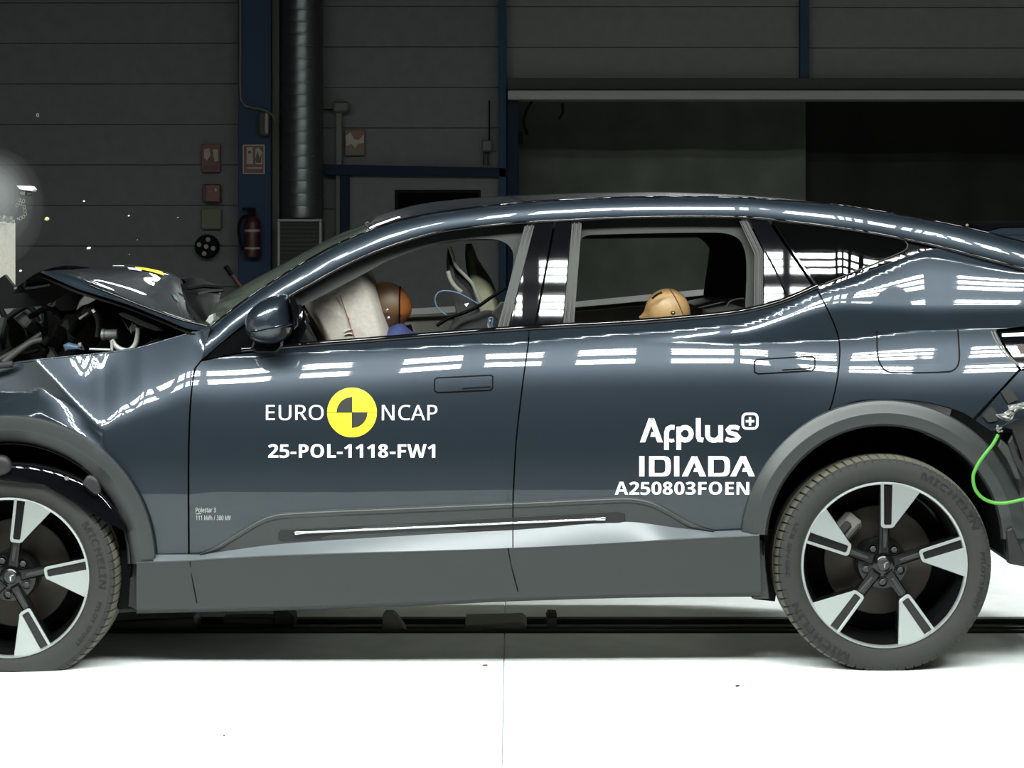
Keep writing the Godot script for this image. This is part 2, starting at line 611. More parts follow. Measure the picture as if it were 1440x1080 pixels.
func noise_tex(lo: Color, hi: Color, freq: float, seed_: int, oct := 4, size := 512) -> NoiseTexture2D:
	var t := NoiseTexture2D.new()
	var nz := FastNoiseLite.new()
	nz.seed = seed_
	nz.frequency = freq
	nz.fractal_octaves = oct
	t.noise = nz
	t.width = size; t.height = size
	t.seamless = true
	var g := Gradient.new()
	g.set_color(0, lo); g.set_color(1, hi)
	t.color_ramp = g
	return t

func textured(m: StandardMaterial3D, t: Texture2D, sc: float, bump: Texture2D = null, deep := 0.05) -> StandardMaterial3D:
	m.albedo_texture = t
	m.albedo_color = Color.WHITE
	m.uv1_triplanar = true
	m.uv1_world_triplanar = true
	m.uv1_scale = Vector3.ONE * sc
	if bump:
		m.heightmap_enabled = true
		m.heightmap_texture = bump
		m.heightmap_scale = deep
	return m

func _ready() -> void:
	# ----- camera, air, exposure
	var cam := Camera3D.new()
	cam.name = "camera"
	cam.position = Vector3(0, CH, D)
	cam.projection = Camera3D.PROJECTION_FRUSTUM
	cam.near = 0.05
	cam.far = 200.0
	cam.size = 1080.0 / F * 0.05
	cam.frustum_offset = Vector2(0, -(540.0 - HV) / F * 0.05)
	add_child(cam)
	cam.current = true
	var env := Environment.new()
	env.background_mode = Environment.BG_COLOR
	env.background_color = Color(0.004, 0.004, 0.004)
	env.tonemap_mode = Environment.TONE_MAPPER_LINEAR
	env.tonemap_exposure = 1.0
	env.sdfgi_enabled = true
	env.ssao_enabled = true
	env.ssil_enabled = true
	env.volumetric_fog_enabled = true
	env.volumetric_fog_density = 0.0
	var we := WorldEnvironment.new()
	we.name = "environment"
	we.environment = env
	add_child(we)
	materials()
	make_ztab()
	belt = curve([[-64, 480], [250, 500], [330, 494], [410, 488], [550, 477], [720, 464], [880, 455], [960, 449], [1040, 440], [1100, 425], [1150, 404], [1250, 370], [1330, 348], [1440, 370], [1520, 385]], 120)
	lamps()
	hall()
	car = thing("car", Vector3(0.2, 0, -MID), "dark blue car with a crumpled front running into the pale barrier block", "car")
	body_side()
	upper_body()
	front_wreck()
	inside()
	rear_end()
	wheel("rear_wheel", 1244.0, 795.0, 88.2, 0.012, 1.0, 140.0)
	wheel("front_wheel", 12.0, 813.0, 82.0, 0.012, 0.966, 190.0)
	others()

func materials() -> void:
	var p := mat(Color(0.0155, 0.0240, 0.0345).linear_to_srgb(), 0.42, 0.55)
	p.clearcoat_enabled = true
	p.clearcoat = 1.0
	p.clearcoat_roughness = 0.02
	M.paint = p
	M.gloss = mat(c8(9, 10, 12), 0.04)
	M.gloss.metallic_specular = 0.55
	M.black = mat(c8(12, 12, 12), 0.6)
	M.black.metallic_specular = 0.2
	M.dark = mat(c8(24, 25, 25), 0.55)
	M.liner = mat(c8(20, 20, 19), 0.85)
	M.liner.metallic_specular = 0.12
	M.clad = textured(mat(c8(84, 90, 90), 0.5), noise_tex(c8(46, 49, 49), c8(52, 55, 55), 0.2, 3), 2.0, noise_tex(Color.BLACK, Color.WHITE, 0.35, 9), 0.01)
	M.clad.roughness = 0.42
	M.sill = mat(c8(40, 43, 43), 0.48)
	M.clad_dark = mat(c8(48, 51, 51), 0.5)
	M.ledge = mat(c8(96, 102, 105), 0.32)
	M.chrome = mat(c8(225, 228, 230), 0.12, 1.0)
	M.silver = mat(c8(186, 191, 190), 0.34, 0.75)
	M.steel = mat(c8(150, 152, 150), 0.35, 0.9)
	M.alu = mat(c8(165, 168, 165), 0.5, 0.4)
	M.trim = mat(c8(33, 35, 33), 0.75)
	M.seal = mat(c8(38, 40, 38), 0.6)
	M.cloth = textured(mat(c8(50, 50, 50), 0.9), noise_tex(c8(24, 24, 24), c8(33, 33, 32), 0.4, 5), 6.0)
	M.inner = mat(c8(66, 67, 62), 0.85)
	M.door_trim = mat(c8(128, 126, 116), 0.8)
	M.pale = mat(c8(104, 105, 96), 0.8)
	M.white = mat(c8(250, 250, 250), 0.45)
	M.white.emission_enabled = false
	M.grey_print = mat(c8(170, 175, 172), 0.6)
	M.yellow = mat(c8(252, 226, 40), 0.45)
	M.ink = mat(c8(30, 34, 30), 0.6)
	M.rubber = textured(mat(c8(52, 53, 51), 0.82), noise_tex(c8(38, 39, 38), c8(45, 46, 44), 0.06, 21), 5.0)
	M.tread = textured(mat(c8(52, 53, 51), 0.9), noise_tex(c8(78, 76, 66), c8(104, 101, 88), 0.06, 22), 6.0)
	M.rubber_text = mat(c8(14, 14, 14), 0.7)
	M.rim_black = mat(c8(16, 16, 17), 0.18)
	M.rim_dark = mat(c8(44, 46, 45), 0.4)
	M.disc = mat(c8(62, 57, 51), 0.5, 0.6)
	var gl := mat(Color(0.6, 0.68, 0.64, 0.14), 0.02)
	gl.transparency = BaseMaterial3D.TRANSPARENCY_ALPHA
	M.glass = gl
	var gt := mat(Color(0.02, 0.024, 0.022, 0.82), 0.02)
	gt.transparency = BaseMaterial3D.TRANSPARENCY_ALPHA
	M.tinted = gt
	M.bag = textured(mat(c8(226, 220, 208), 0.85), noise_tex(c8(158, 151, 141), c8(176, 170, 162), 0.03, 8), 3.0, noise_tex(Color.BLACK, Color.WHITE, 0.25, 4), 0.06)
	M.skin = textured(mat(c8(196, 158, 104), 0.45), noise_tex(c8(150, 118, 76), c8(168, 136, 92), 0.05, 31), 4.0)
	M.orange = mat(c8(132, 76, 36), 0.35)
	M.blue_cloth = mat(c8(40, 50, 92), 0.8)
	M.floor = textured(mat(Color.WHITE, 0.5), noise_tex(c8(222, 229, 226), c8(244, 247, 246), 0.01, 12, 5, 1024), 0.5, noise_tex(Color.BLACK, Color.WHITE, 0.3, 6), 0.03)
	M.floor.roughness = 0.45
	M.hall_floor = textured(mat(Color.WHITE, 0.7), noise_tex(c8(92, 94, 91), c8(108, 110, 106), 0.02, 13), 0.5)
	M.joint = mat(c8(215, 218, 214), 0.8)
	M.rail = mat(c8(78, 76, 68), 0.5, 0.3)
	M.rail_dark = mat(c8(52, 50, 45), 0.7)
	M.rail_pale = mat(c8(120, 118, 108), 0.6)
	M.wall = textured(mat(Color.WHITE, 0.7), noise_tex(c8(92, 95, 93), c8(100, 103, 101), 0.02, 17), 0.6)
	M.wall_pale = textured(mat(Color.WHITE, 0.7), noise_tex(c8(106, 108, 104), c8(114, 116, 112), 0.02, 18), 0.6)
	M.hall_dark = mat(c8(52, 54, 51), 0.85)
	M.pipe = mat(c8(84, 86, 82), 0.6)
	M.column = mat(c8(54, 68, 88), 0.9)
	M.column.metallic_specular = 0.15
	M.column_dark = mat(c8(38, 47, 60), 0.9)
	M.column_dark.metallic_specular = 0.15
	M.beam = mat(c8(150, 150, 144), 0.6)
	M.duct = mat(c8(92, 97, 97), 0.35, 0.75)
	M.duct_ring = mat(c8(60, 63, 62), 0.5, 0.5)
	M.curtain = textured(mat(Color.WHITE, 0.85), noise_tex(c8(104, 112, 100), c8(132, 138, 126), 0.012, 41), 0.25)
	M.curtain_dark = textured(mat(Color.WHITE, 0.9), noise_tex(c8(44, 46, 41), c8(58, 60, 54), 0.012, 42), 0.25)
	M.grille = mat(c8(58, 62, 54), 0.8)
	M.red = mat(c8(58, 22, 21), 0.5)
	M.sign_red = mat(c8(88, 34, 30), 0.5)
	M.sign_white = mat(c8(140, 136, 124), 0.5)
	M.orange_red = mat(c8(100, 55, 42), 0.5)
	M.beige = mat(c8(92, 94, 74), 0.6)
	M.lamp_case = mat(c8(30, 30, 30), 0.6)
	var g := mat(Color.WHITE, 0.5)
	g.emission_enabled = true
	g.emission = Color(1.0, 1.0, 1.0)
	g.emission_energy_multiplier = 20.0
	M.glow = g
	M.barrier = textured(mat(Color.WHITE, 0.8), noise_tex(c8(206, 200, 184), c8(226, 221, 208), 0.03, 51), 2.0, noise_tex(Color.BLACK, Color.WHITE, 0.12, 52), 0.2)
	M.green = mat(c8(78, 150, 56), 0.4)
	M.cable_blue = mat(c8(66, 86, 108), 0.5)
	M.foil = mat(c8(190, 190, 186), 0.3, 0.8)
	var sc := mat(Color(0.34, 0.38, 0.33, 0.42), 0.06)
	sc.transparency = BaseMaterial3D.TRANSPARENCY_ALPHA
	M.screen = sc
	M.green_dot = mat(c8(30, 70, 44), 0.5)
	M.trim_dark = mat(c8(54, 56, 54), 0.6)
	M.pan = mat(c8(196, 192, 182), 0.7)
	M.olive = mat(c8(120, 120, 98), 0.8)
	M.brown = mat(c8(92, 66, 42), 0.5)
	M.caliper = mat(c8(120, 118, 110), 0.45, 0.3)
	M.yellow_chip = mat(c8(220, 214, 150), 0.6)
	M.tape = mat(c8(28, 30, 26), 0.75)

# ---------- the lamps that light the track; they stand above the picture and show in the paint
func lamps() -> void:
	for k in range(-3, 13):
		for row in 2:
			var x := -0.81 + 0.67 * (k - 5)
			flood(Vector3(x, 5.1 if row == 0 else 4.7, 3.18 if row == 0 else 3.62), Vector3(x, 0.9, -0.4), 0.44, 3, 1.0, "near rows of floodlights over the track", "black hooded floodlight of three lit strips hung over the near side of the car")
	for x in [-1.85, 1.5, 2.3, 3.1, 3.9, 4.7, 5.5]:
		flood(Vector3(x, 4.08 if x < 0.0 else 4.7, -9.0), Vector3(x, 0.0, -2.0), 0.7, 2, 0.25 if x < 0.0 else 5.5, "far row of floodlights over the track", "black hooded floodlight of two lit strips hung beyond the far side of the car")

func flood(at: Vector3, to: Vector3, w: float, strips: int, power: float, group: String, label: String) -> void:
	var o := thing("floodlight", at, label, "floodlight", group)
	var dir := (to - at).normalized()
	var bs := Basis.looking_at(dir, Vector3.UP)        # -z points at the car
	var h := 0.13 * strips + 0.04
	var mb := MB.new()
	mb.box(at - dir * 0.04, Vector3(w + 0.06, h, 0.06), 0.008, bs)
	obj("housing", mb, M.lamp_case, o)
	mb = MB.new()                                       # hood above the strips keeps the light off the walls
	mb.box(at + bs * Vector3(0, h * 0.5 + 0.01, -0.16), Vector3(w + 0.08, 0.015, 0.42), 0.004, bs)
	obj("hood", mb, M.lamp_case, o)
	for s in strips:
		var y := (s - (strips - 1) * 0.5) * 0.13
		mb = MB.new()
		for c in 6:
			mb.box(at + bs * Vector3((c - 2.5) * w / 6.0, y, -0.0), Vector3(w / 6.0 - 0.008, 0.078, 0.012), 0.002, bs)
		obj("lamp_strip", mb, M.glow, o)
		var l := AreaLight3D.new()
		l.name = "lamp_light"
		l.area_size = Vector2(w, 0.078)
		l.light_energy = power
		l.light_color = Color(0.97, 1.0, 0.985)
		l.shadow_enabled = true
		l.set("area_range", 60.0)
		l.set("area_attenuation", 2.0)
		o.add_child(l, true)
		l.transform = Transform3D(bs, bs * Vector3(0, y, -0.012))

# ---------- the hall
const WD := 12.5
func hall() -> void:
	# floor slabs with open joints between them
	var fl := MB.new()
	fl.box(Vector3(0, -0.17, -2.0), Vector3(44, 0.3, 40))
	var floor_ := obj("floor", fl, M.joint)
	struct(floor_)
	var xs := [-21.9, -13.0, -6.5, -0.028, 6.5, 13.0, 21.9]
	var zs := [17.9, 9.0, 2.1, 0.617, -0.715]
	for i in 6:
		for j in 4:
			slab(floor_, xs[i], xs[i + 1], zs[j], zs[j + 1])
		slab(floor_, xs[i], xs[i + 1], -0.985, -3.6)
		slab(floor_, xs[i], xs[i + 1], -3.6, -10.0)
		slab(floor_, xs[i], xs[i + 1], -10.0, -21.9)
	# sunk tow track under the car
	var tr := node("track", Vector3(0, 0, -0.85), floor_)
	struct(tr)
	for z in [[0.722, 0.752, 0.006], [0.80, 0.83, 0.004], [0.93, 0.98, 0.012]]:
		var mb := MB.new()
		mb.box(Vector3(0, z[2] - 0.012, -(z[0] + z[1]) * 0.5), Vector3(40, 0.03, z[1] - z[0]), 0.004)
		obj("rail", mb, M.rail_dark, tr)
	var mb2 := MB.new()
	mb2.box(Vector3(0, -0.012, -0.85), Vector3(40, 0.012, 0.26))
	obj("track_bed", mb2, M.rail_pale, tr)
	# shell
	for w in [["wall_left", Vector3(-22.2, 5, -2), Vector3(0.4, 11, 40)], ["wall_right", Vector3(22.2, 5, -2), Vector3(0.4, 11, 40)], ["wall_front", Vector3(0, 5, 18.2), Vector3(44.8, 11, 0.4)], ["ceiling", Vector3(0, 10.2, -2), Vector3(44.8, 0.4, 40.8)], ["wall_rear", Vector3(0, 5, -22.2), Vector3(44.8, 11, 0.4)]]:
		var mb := MB.new()
		mb.box(w[1], w[2])
		struct(obj(w[0], mb, M.hall_dark))
	# back wall of horizontal panels, with the dark gateway on the right
	var z0 := -WD
	var bk := MB.new()
	var lx := P(-900, 0, WD).x
	var gx := P(718, 0, WD).x
	var gy := P(0, 140, WD).y
	bk.box(Vector3((-22.0 + gx) * 0.5, 5, z0 - 0.2), Vector3(gx + 22.0, 10.4, 0.2))
	bk.box(Vector3((22.0 + gx) * 0.5, (gy + 10.2) * 0.5, z0 - 0.2), Vector3(22.0 - gx, 10.2 - gy, 0.2))
	var wall := obj("wall_back", bk, M.hall_dark)
	struct(wall)
	var zones := [[-420, 337, 4.0, 640], [393, 702, 9.0, 640], [711, 1128, 9.5, 125], [1128, 1860, 10.5, 127]]
	for zn in zones:
		for k in range(-9, 11):
			var v0: float = zn[2] + 57.0 * k
			var v1: float = minf(v0 + 57.0, zn[3])
			if v1 - v0 < 5: continue
			var a := P(zn[0], v0 + 0.3, WD)
			var b := P(zn[1], v1 - 0.3, WD)
			var mb := MB.new()
			mb.box((a + b) * 0.5 + Vector3(0, 0, -0.04), Vector3(b.x - a.x, a.y - b.y, 0.09), 0.004)
			obj("panel", mb, M.wall_pale if zn[0] > 700 else M.wall, wall)
	gateway()
	wall_things()

func slab(fl: Node, x0: float, x1: float, z0: float, z1: float) -> void:
	var mb := MB.new()
	mb.box(Vector3((x0 + x1) * 0.5, -0.02, (z0 + z1) * 0.5), Vector3(absf(x1 - x0) - 0.002, 0.04, absf(z1 - z0) - 0.002), 0.003)
	obj("slab", mb, M.floor if z0 < 3.0 and z0 > -3.0 else M.hall_floor, fl)   # the track's white floor ends in plain grey concrete

func wbox(called: String, u0: float, v0: float, u1: float, v1: float, d0: float, d1: float, m: Material, parent: Node, bv := 0.006) -> MeshInstance3D:
	var a := P(u0, v0, d0)
	var b := P(u1, v1, d0)
	var mb := MB.new()
	mb.box(Vector3((a.x + b.x) * 0.5, (a.y + b.y) * 0.5, -(d0 + d1) * 0.5), Vector3(absf(b.x - a.x), absf(a.y - b.y), absf(d1 - d0)), bv)
	return obj(called, mb, m, parent)

func gateway() -> void:
	var d := WD - 0.05
	struct(wbox("trim_1", 714, 127, 1860, 140, d - 0.25, d + 0.1, M.beam, self))
	tag(wbox("roller_housing", 713, 110, 1860, 126, d - 0.12, d + 0.03, M.grille, self), "dark grey roller housing running along the top of the white lintel beam", "housing")
	# dark sheet curtain hung behind the opening, with a few folds
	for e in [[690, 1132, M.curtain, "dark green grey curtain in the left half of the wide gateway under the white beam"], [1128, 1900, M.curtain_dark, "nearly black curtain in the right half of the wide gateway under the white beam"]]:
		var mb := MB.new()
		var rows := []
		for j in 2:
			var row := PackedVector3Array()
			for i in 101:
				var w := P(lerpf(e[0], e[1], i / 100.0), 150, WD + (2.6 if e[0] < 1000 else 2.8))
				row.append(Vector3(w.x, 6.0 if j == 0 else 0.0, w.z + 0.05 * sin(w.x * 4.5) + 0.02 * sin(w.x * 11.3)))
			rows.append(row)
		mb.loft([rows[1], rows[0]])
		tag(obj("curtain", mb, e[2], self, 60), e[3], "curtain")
	# cables under the beam
	for k in [[[742, 190], [736, 172], [742, 152], [748, 143]], [[786, 168], [791, 158], [791, 145]]]:
		var path := []
		for q in curve(k, 10): path.append(P(q.x, q.y, d))
		var t := MB.new()
		t.tube(path, 0.012, 6)
		tag(obj("cable", t, M.black), "short black cable looping below the left end of the white beam" if k[0][0] == 742 else "black cable tail hanging from the white beam above the car's rear roof", "cable")

func wall_things() -> void:
	var d := WD - 0.05
	# wide blue column with its light edge strip
	var col := thing("steel_column", P(366, 560, d), "wide dark blue steel column with a fire extinguisher and a sign on it", "column")
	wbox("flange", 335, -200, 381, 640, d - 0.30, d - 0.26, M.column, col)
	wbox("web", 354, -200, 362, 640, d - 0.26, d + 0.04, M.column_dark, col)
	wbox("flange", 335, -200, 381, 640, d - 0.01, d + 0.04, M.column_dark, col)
	tag(wbox("cable_tray", 382, -200, 393, 640, d - 0.12, d + 0.04, M.pipe, self), "grey vertical cable tray between the wide blue column and the duct", "cable tray")
	var col2 := thing("steel_column", P(708, 560, d), "slim dark blue steel post left of the wide gateway", "column")
	wbox("shaft", 701.5, -200, 712, 640, d - 0.16, d - 0.02, M.column, col2)
	wbox("gate_rail", 713, 141, 730, 640, d - 0.10, d + 0.1, M.column_dark, col2)
	wbox("rail_bracket", 729, 186, 735, 202, d - 0.12, d, M.black, col2)
	tag(wbox("steel_column", 1125, -200, 1137.5, 126, d - 0.10, d - 0.02, M.column, self), "slim dark blue steel post ending at the white beam above the car's rear window", "column")
	# round duct of wrapped sheet metal
	var du := thing("ventilation_duct", P(425, 310, d), "round metal ventilation duct rising beside the wide blue column", "duct")
	var r := (455 - 395) * 0.5 * (D + d - 0.3) / F
	var c := P(425, 310, d - 0.3)
	for k in 34:
		var v0 := 307.0 - k * 17.2
		var y0 := P(425, v0, d - 0.3).y
		var y1 := P(425, v0 - 17.2, d - 0.3).y
		var mb := MB.new()
		var bs := Basis(Vector3.RIGHT, -PI / 2)
		mb.lathe([[r * 0.985, 0.0], [r, 0.01], [r, y1 - y0 - 0.022], [r * 0.985, y1 - y0 - 0.012], [r * 0.985, y1 - y0]], 32, Vector3(c.x, y0, c.z), bs)
		obj("duct_ring", mb, M.duct, du)
	var gb := thing("grille_box", P(422, 480, d), "dark square grille box with a pale frame under the round duct", "grille")
	wbox("frame_bar", 390, 308, 452, 311.5, d - 0.62, d - 0.5, M.beam, gb)
	wbox("frame_bar", 390, 311.5, 393.5, 470, d - 0.62, d - 0.5, M.beam, gb)
	wbox("frame_bar", 448.5, 311.5, 452, 470, d - 0.62, d - 0.5, M.beam, gb)
	wbox("grille_body", 393.5, 311.5, 448.5, 470, d - 0.58, d - 0.02, M.grille, gb)
	for k in 26: wbox("slat", 394, 314 + k * 6.0, 448, 317 + k * 6.0, d - 0.6, d - 0.57, M.hall_dark, gb, 0.003)
	# dark cross beam over the white door, the door and its window
	struct(flatp("trim_2", [[455, 231], [713, 236], [713, 249], [455, 246]], d - 0.16, d, M.column_dark))
	var dr := wbox("door_1", 491, 246, 710, 640, d - 0.06, d + 0.02, M.wall, self)
	struct(dr)
	wbox("door_post", 478, 246, 490.5, 640, d - 0.14, d + 0.02, M.column_dark, dr)
	wbox("window_frame", 555, 267, 676, 320, d - 0.075, d - 0.04, M.black, dr)
	wbox("pane", 559, 271, 672, 316, d - 0.079, d - 0.07, M.gloss, dr)
	# pipe with a square bend head
	var pf := thing("pipe_stand", P(478, 560, d), "dim grey upright pipe with a square looped head left of the white door", "pipe")
	wbox("pipe", 472, 158, 481, 640, d - 0.1, d - 0.04, M.pipe, pf)
	wbox("head", 467.5, 142, 491, 158, d - 0.14, d - 0.03, M.pipe, pf, 0.02)
	wbox("cable", 455, 153, 468, 155, d - 0.05, d - 0.03, M.black, pf)
	# wall box with conduits
	var jb := thing("junction_box", P(685, 213, d), "small grey junction box with a thin conduit left of the slim post", "junction box")
	wbox("box", 677, 197, 692.5, 213, d - 0.1, d, M.pipe, jb, 0.015)
	wbox("conduit", 687, 141, 689, 197, d - 0.03, d, M.black, jb, 0.003)
	wbox("conduit", 679, 213, 681, 232, d - 0.03, d, M.trim, jb, 0.003)
	wbox("conduit", 685.5, 213, 687.5, 232, d - 0.03, d, M.trim, jb, 0.003)
	# lamp box on the column and the conduit that feeds it
	var lb := thing("wall_lamp", P(370, 191, d), "small pale box lamp, unlit, high on the wide blue column", "lamp")
	wbox("case", 363.5, 158, 378, 191, d - 0.44, d - 0.3, M.inner, lb, 0.015)
	wbox("lens", 372, 158.5, 377, 188, d - 0.46, d - 0.43, M.sign_white, lb, 0.01)
	var path := []
	for q in curve([[338, -60], [338, 60], [338.5, 138], [343, 148], [356, 152], [370, 154], [378, 158], [385, 164], [388, 172]], 26): path.append(P(q.x, q.y, d - 0.33))
	var mb3 := MB.new()
	mb3.tube(path, 0.012, 6)
	tag(obj("conduit", mb3, M.pipe), "thin grey conduit running down the wide blue column to the box lamp", "conduit")
	# signs
	var ds := d - 0.012
	var s1 := sign_plate("fire_sign", 283, 203, 310, 242.5, ds, M.sign_red, "dark red wall sign with two pale pictograms left of the wide blue column")
	mark_flat("pictogram", [[[287, 210], [294, 208], [296, 218], [291, 226], [287, 222]], [[299, 210], [306, 210], [307, 226], [302, 227], [300, 218]]], ds - 0.013, M.sign_white, s1)
	mark_flat("caption_bar", [[[286, 233], [307, 233], [307, 238], [286, 238]]], ds - 0.013, M.red, s1)
	var s2 := sign_plate("fire_sign", 341, 203, 372.5, 245, d - 0.312, M.sign_white, "pale bordered fire sign with red picture fixed to the wide blue column")
	mark_flat("red_field", [[[343, 205], [370.5, 205], [370.5, 243], [343, 243]]], d - 0.325, M.sign_red, s2)
	mark_flat("pictogram", [[[347, 207], [355, 207], [356, 231], [347, 231]], [[359, 210], [363, 207], [369, 214], [369, 231], [359, 231]]], d - 0.328, M.sign_white, s2)
	mark_flat("flame", [[[359, 224], [362, 212], [365, 222], [368, 216], [367, 229], [360, 229]], [[349, 212], [353, 212], [353, 216], [349, 216]]], d - 0.331, M.red, s2)
	mark_flat("caption_bar", [[[347, 235], [369, 235], [369, 237.5], [347, 237.5]]], d - 0.328, M.sign_white, s2)
	var s3 := sign_plate("hose_sign", 485, 183, 513, 219, ds, M.orange_red, "red and white wall sign beside the looped pipe head")
	mark_flat("pictogram", [[[486, 191], [493, 186], [498, 196], [505, 197], [512, 188], [512, 201], [503, 202], [500, 209], [494, 202], [487, 206]]], ds - 0.013, M.sign_white, s3)
	mark_flat("caption_bar", [[[486, 208], [512, 208], [512, 217], [486, 217]]], ds - 0.013, M.beige, s3)
	var rb := thing("alarm_box", P(297, 284.5, d), "small orange red alarm box below the dark red wall sign", "alarm box")
	wbox("case", 285, 259, 310, 284.5, d - 0.08, d, M.orange_red, rb, 0.01)
	wbox("side_band", 285, 260, 289.5, 283.5, d - 0.084, d - 0.05, M.red, rb, 0.004)
	wbox("button", 301, 264, 306, 270, d - 0.092, d - 0.07, M.sign_white, rb, 0.006)
	tag(wbox("notice_plate", 283, 293.5, 311, 322.5, ds - 0.02, d, M.beige, self), "square drab yellow notice plate between the alarm box and the black reel", "notice")
	# black reel with five pale holes
	var rl := thing("hose_reel", P(292.5, 363, d), "round black reel disc with five pale spots low on the left wall", "reel")
	var rc := P(292.5, 346.5, d)
	var rr := 16.5 * (D + d) / F
	var mb4 := MB.new()
	mb4.lathe([[0.0, 0.12], [rr * 0.9, 0.12], [rr, 0.10], [rr, 0.0]], 36, rc)
	obj("disc", mb4, M.black, rl)
	for k in 5:
		var a := deg_to_rad(75.0 + 90.0 * k)
		var q := rc + (Vector3(cos(a), sin(a), 0) * rr * 0.62 if k < 4 else Vector3.ZERO)
		mb4 = MB.new()
		mb4.lathe([[0.0, 0.126], [rr * 0.19, 0.126], [rr * 0.2, 0.118]], 14, q)
		obj("spot", mb4, M.sign_white, rl)
	# extinguisher
	var fe := thing("fire_extinguisher", P(355, 365, d), "dim red fire extinguisher hung on the wide blue column", "extinguisher")
	var fc := P(355, 362, d - 0.42)
	var fr := 11.5 * (D + d - 0.4) / F
	var fh := (362 - 304) * (D + d - 0.42) / F
	var up := Basis(Vector3.RIGHT, -PI / 2)
	mb4 = MB.new()
	mb4.lathe([[0.0, 0.0], [fr * 0.9, 0.0], [fr, 0.015], [fr, fh * 0.8], [fr * 0.8, fh * 0.92], [fr * 0.35, fh], [0.0, fh]], 24, fc, up)
	obj("cylinder", mb4, M.red, fe)
	for b in [[0.62, 0.06], [0.2, 0.05]]:
		mb4 = MB.new()
		mb4.lathe([[fr * 1.012, fh * b[0]], [fr * 1.012, fh * (b[0] + b[1])]], 24, fc, up)
		obj("label_band", mb4, M.sign_white, fe)
	mb4 = MB.new()
	mb4.box(fc + Vector3(0.0, fh + 0.03, 0), Vector3(0.05, 0.06, 0.05), 0.01)
	mb4.box(fc + Vector3(-0.03, fh + 0.065, 0), Vector3(0.12, 0.02, 0.03), 0.006)
	obj("valve", mb4, M.black, fe)
	path = []
	for q in curve([[354, 303], [342, 305], [336, 316], [337, 335], [341, 352]], 14): path.append(P(q.x, q.y, d - 0.44))
	mb4 = MB.new()
	mb4.tube(path, 0.014, 6)
	obj("hose", mb4, M.black, fe)
	# red handled bar leaning below the reel
	var hb := thing("red_handle", P(440, 603, 9.0), "thin dark red handle leaning behind the bonnet below the black reel", "handle")
	mb4 = MB.new()
	mb4.tube([P(317, 374, 9.0), P(326, 387, 9.0)], 0.02, 8)
	obj("grip", mb4, M.black, hb)
	mb4 = MB.new()
	mb4.tube([P(325, 386, 9.0), P(345, 412, 9.0), P(440, 603, 9.0)], 0.016, 8)
	obj("shaft", mb4, M.red, hb)

func sign_plate(called: String, u0: float, v0: float, u1: float, v1: float, d: float, m: Material, label: String) -> Node3D:
	var o := thing(called, P((u0 + u1) * 0.5, v1, d), label, "sign")
	wbox("plate", u0, v0, u1, v1, d - 0.012, d + 0.012, m, o, 0.004)
	return o

func mark_flat(called: String, polys: Array, d: float, m: Material, parent: Node) -> void:
	var mb := MB.new()
	for p in polys: mb.prism(PW(p, d), -d, -d - 0.003)
	obj(called, mb, m, parent)

# ---------- the painted side
const LIP := [[281, 779], [300, 769], [340, 744], [372, 726], [400, 719.5], [560, 712], [720, 705], [870, 698], [897, 699], [922, 706], [980, 738], [1004, 746.5]]
const LEDGE_TOP := [[281, 781], [330, 773], [400, 764.5], [560, 754], [720, 745], [879, 734], [950, 742], [1004, 748.5]]
const LEDGE_LOW := [[192, 791.5], [266, 789], [300, 786.5], [400, 781.5], [720, 771], [1000, 756.5], [1068, 753.5]]
const SILL_LOW := [[192, 857], [400, 852], [600, 845], [720, 839.5], [900, 834], [1070, 832]]
var front_door: Node3D
var rear_door: Node3D

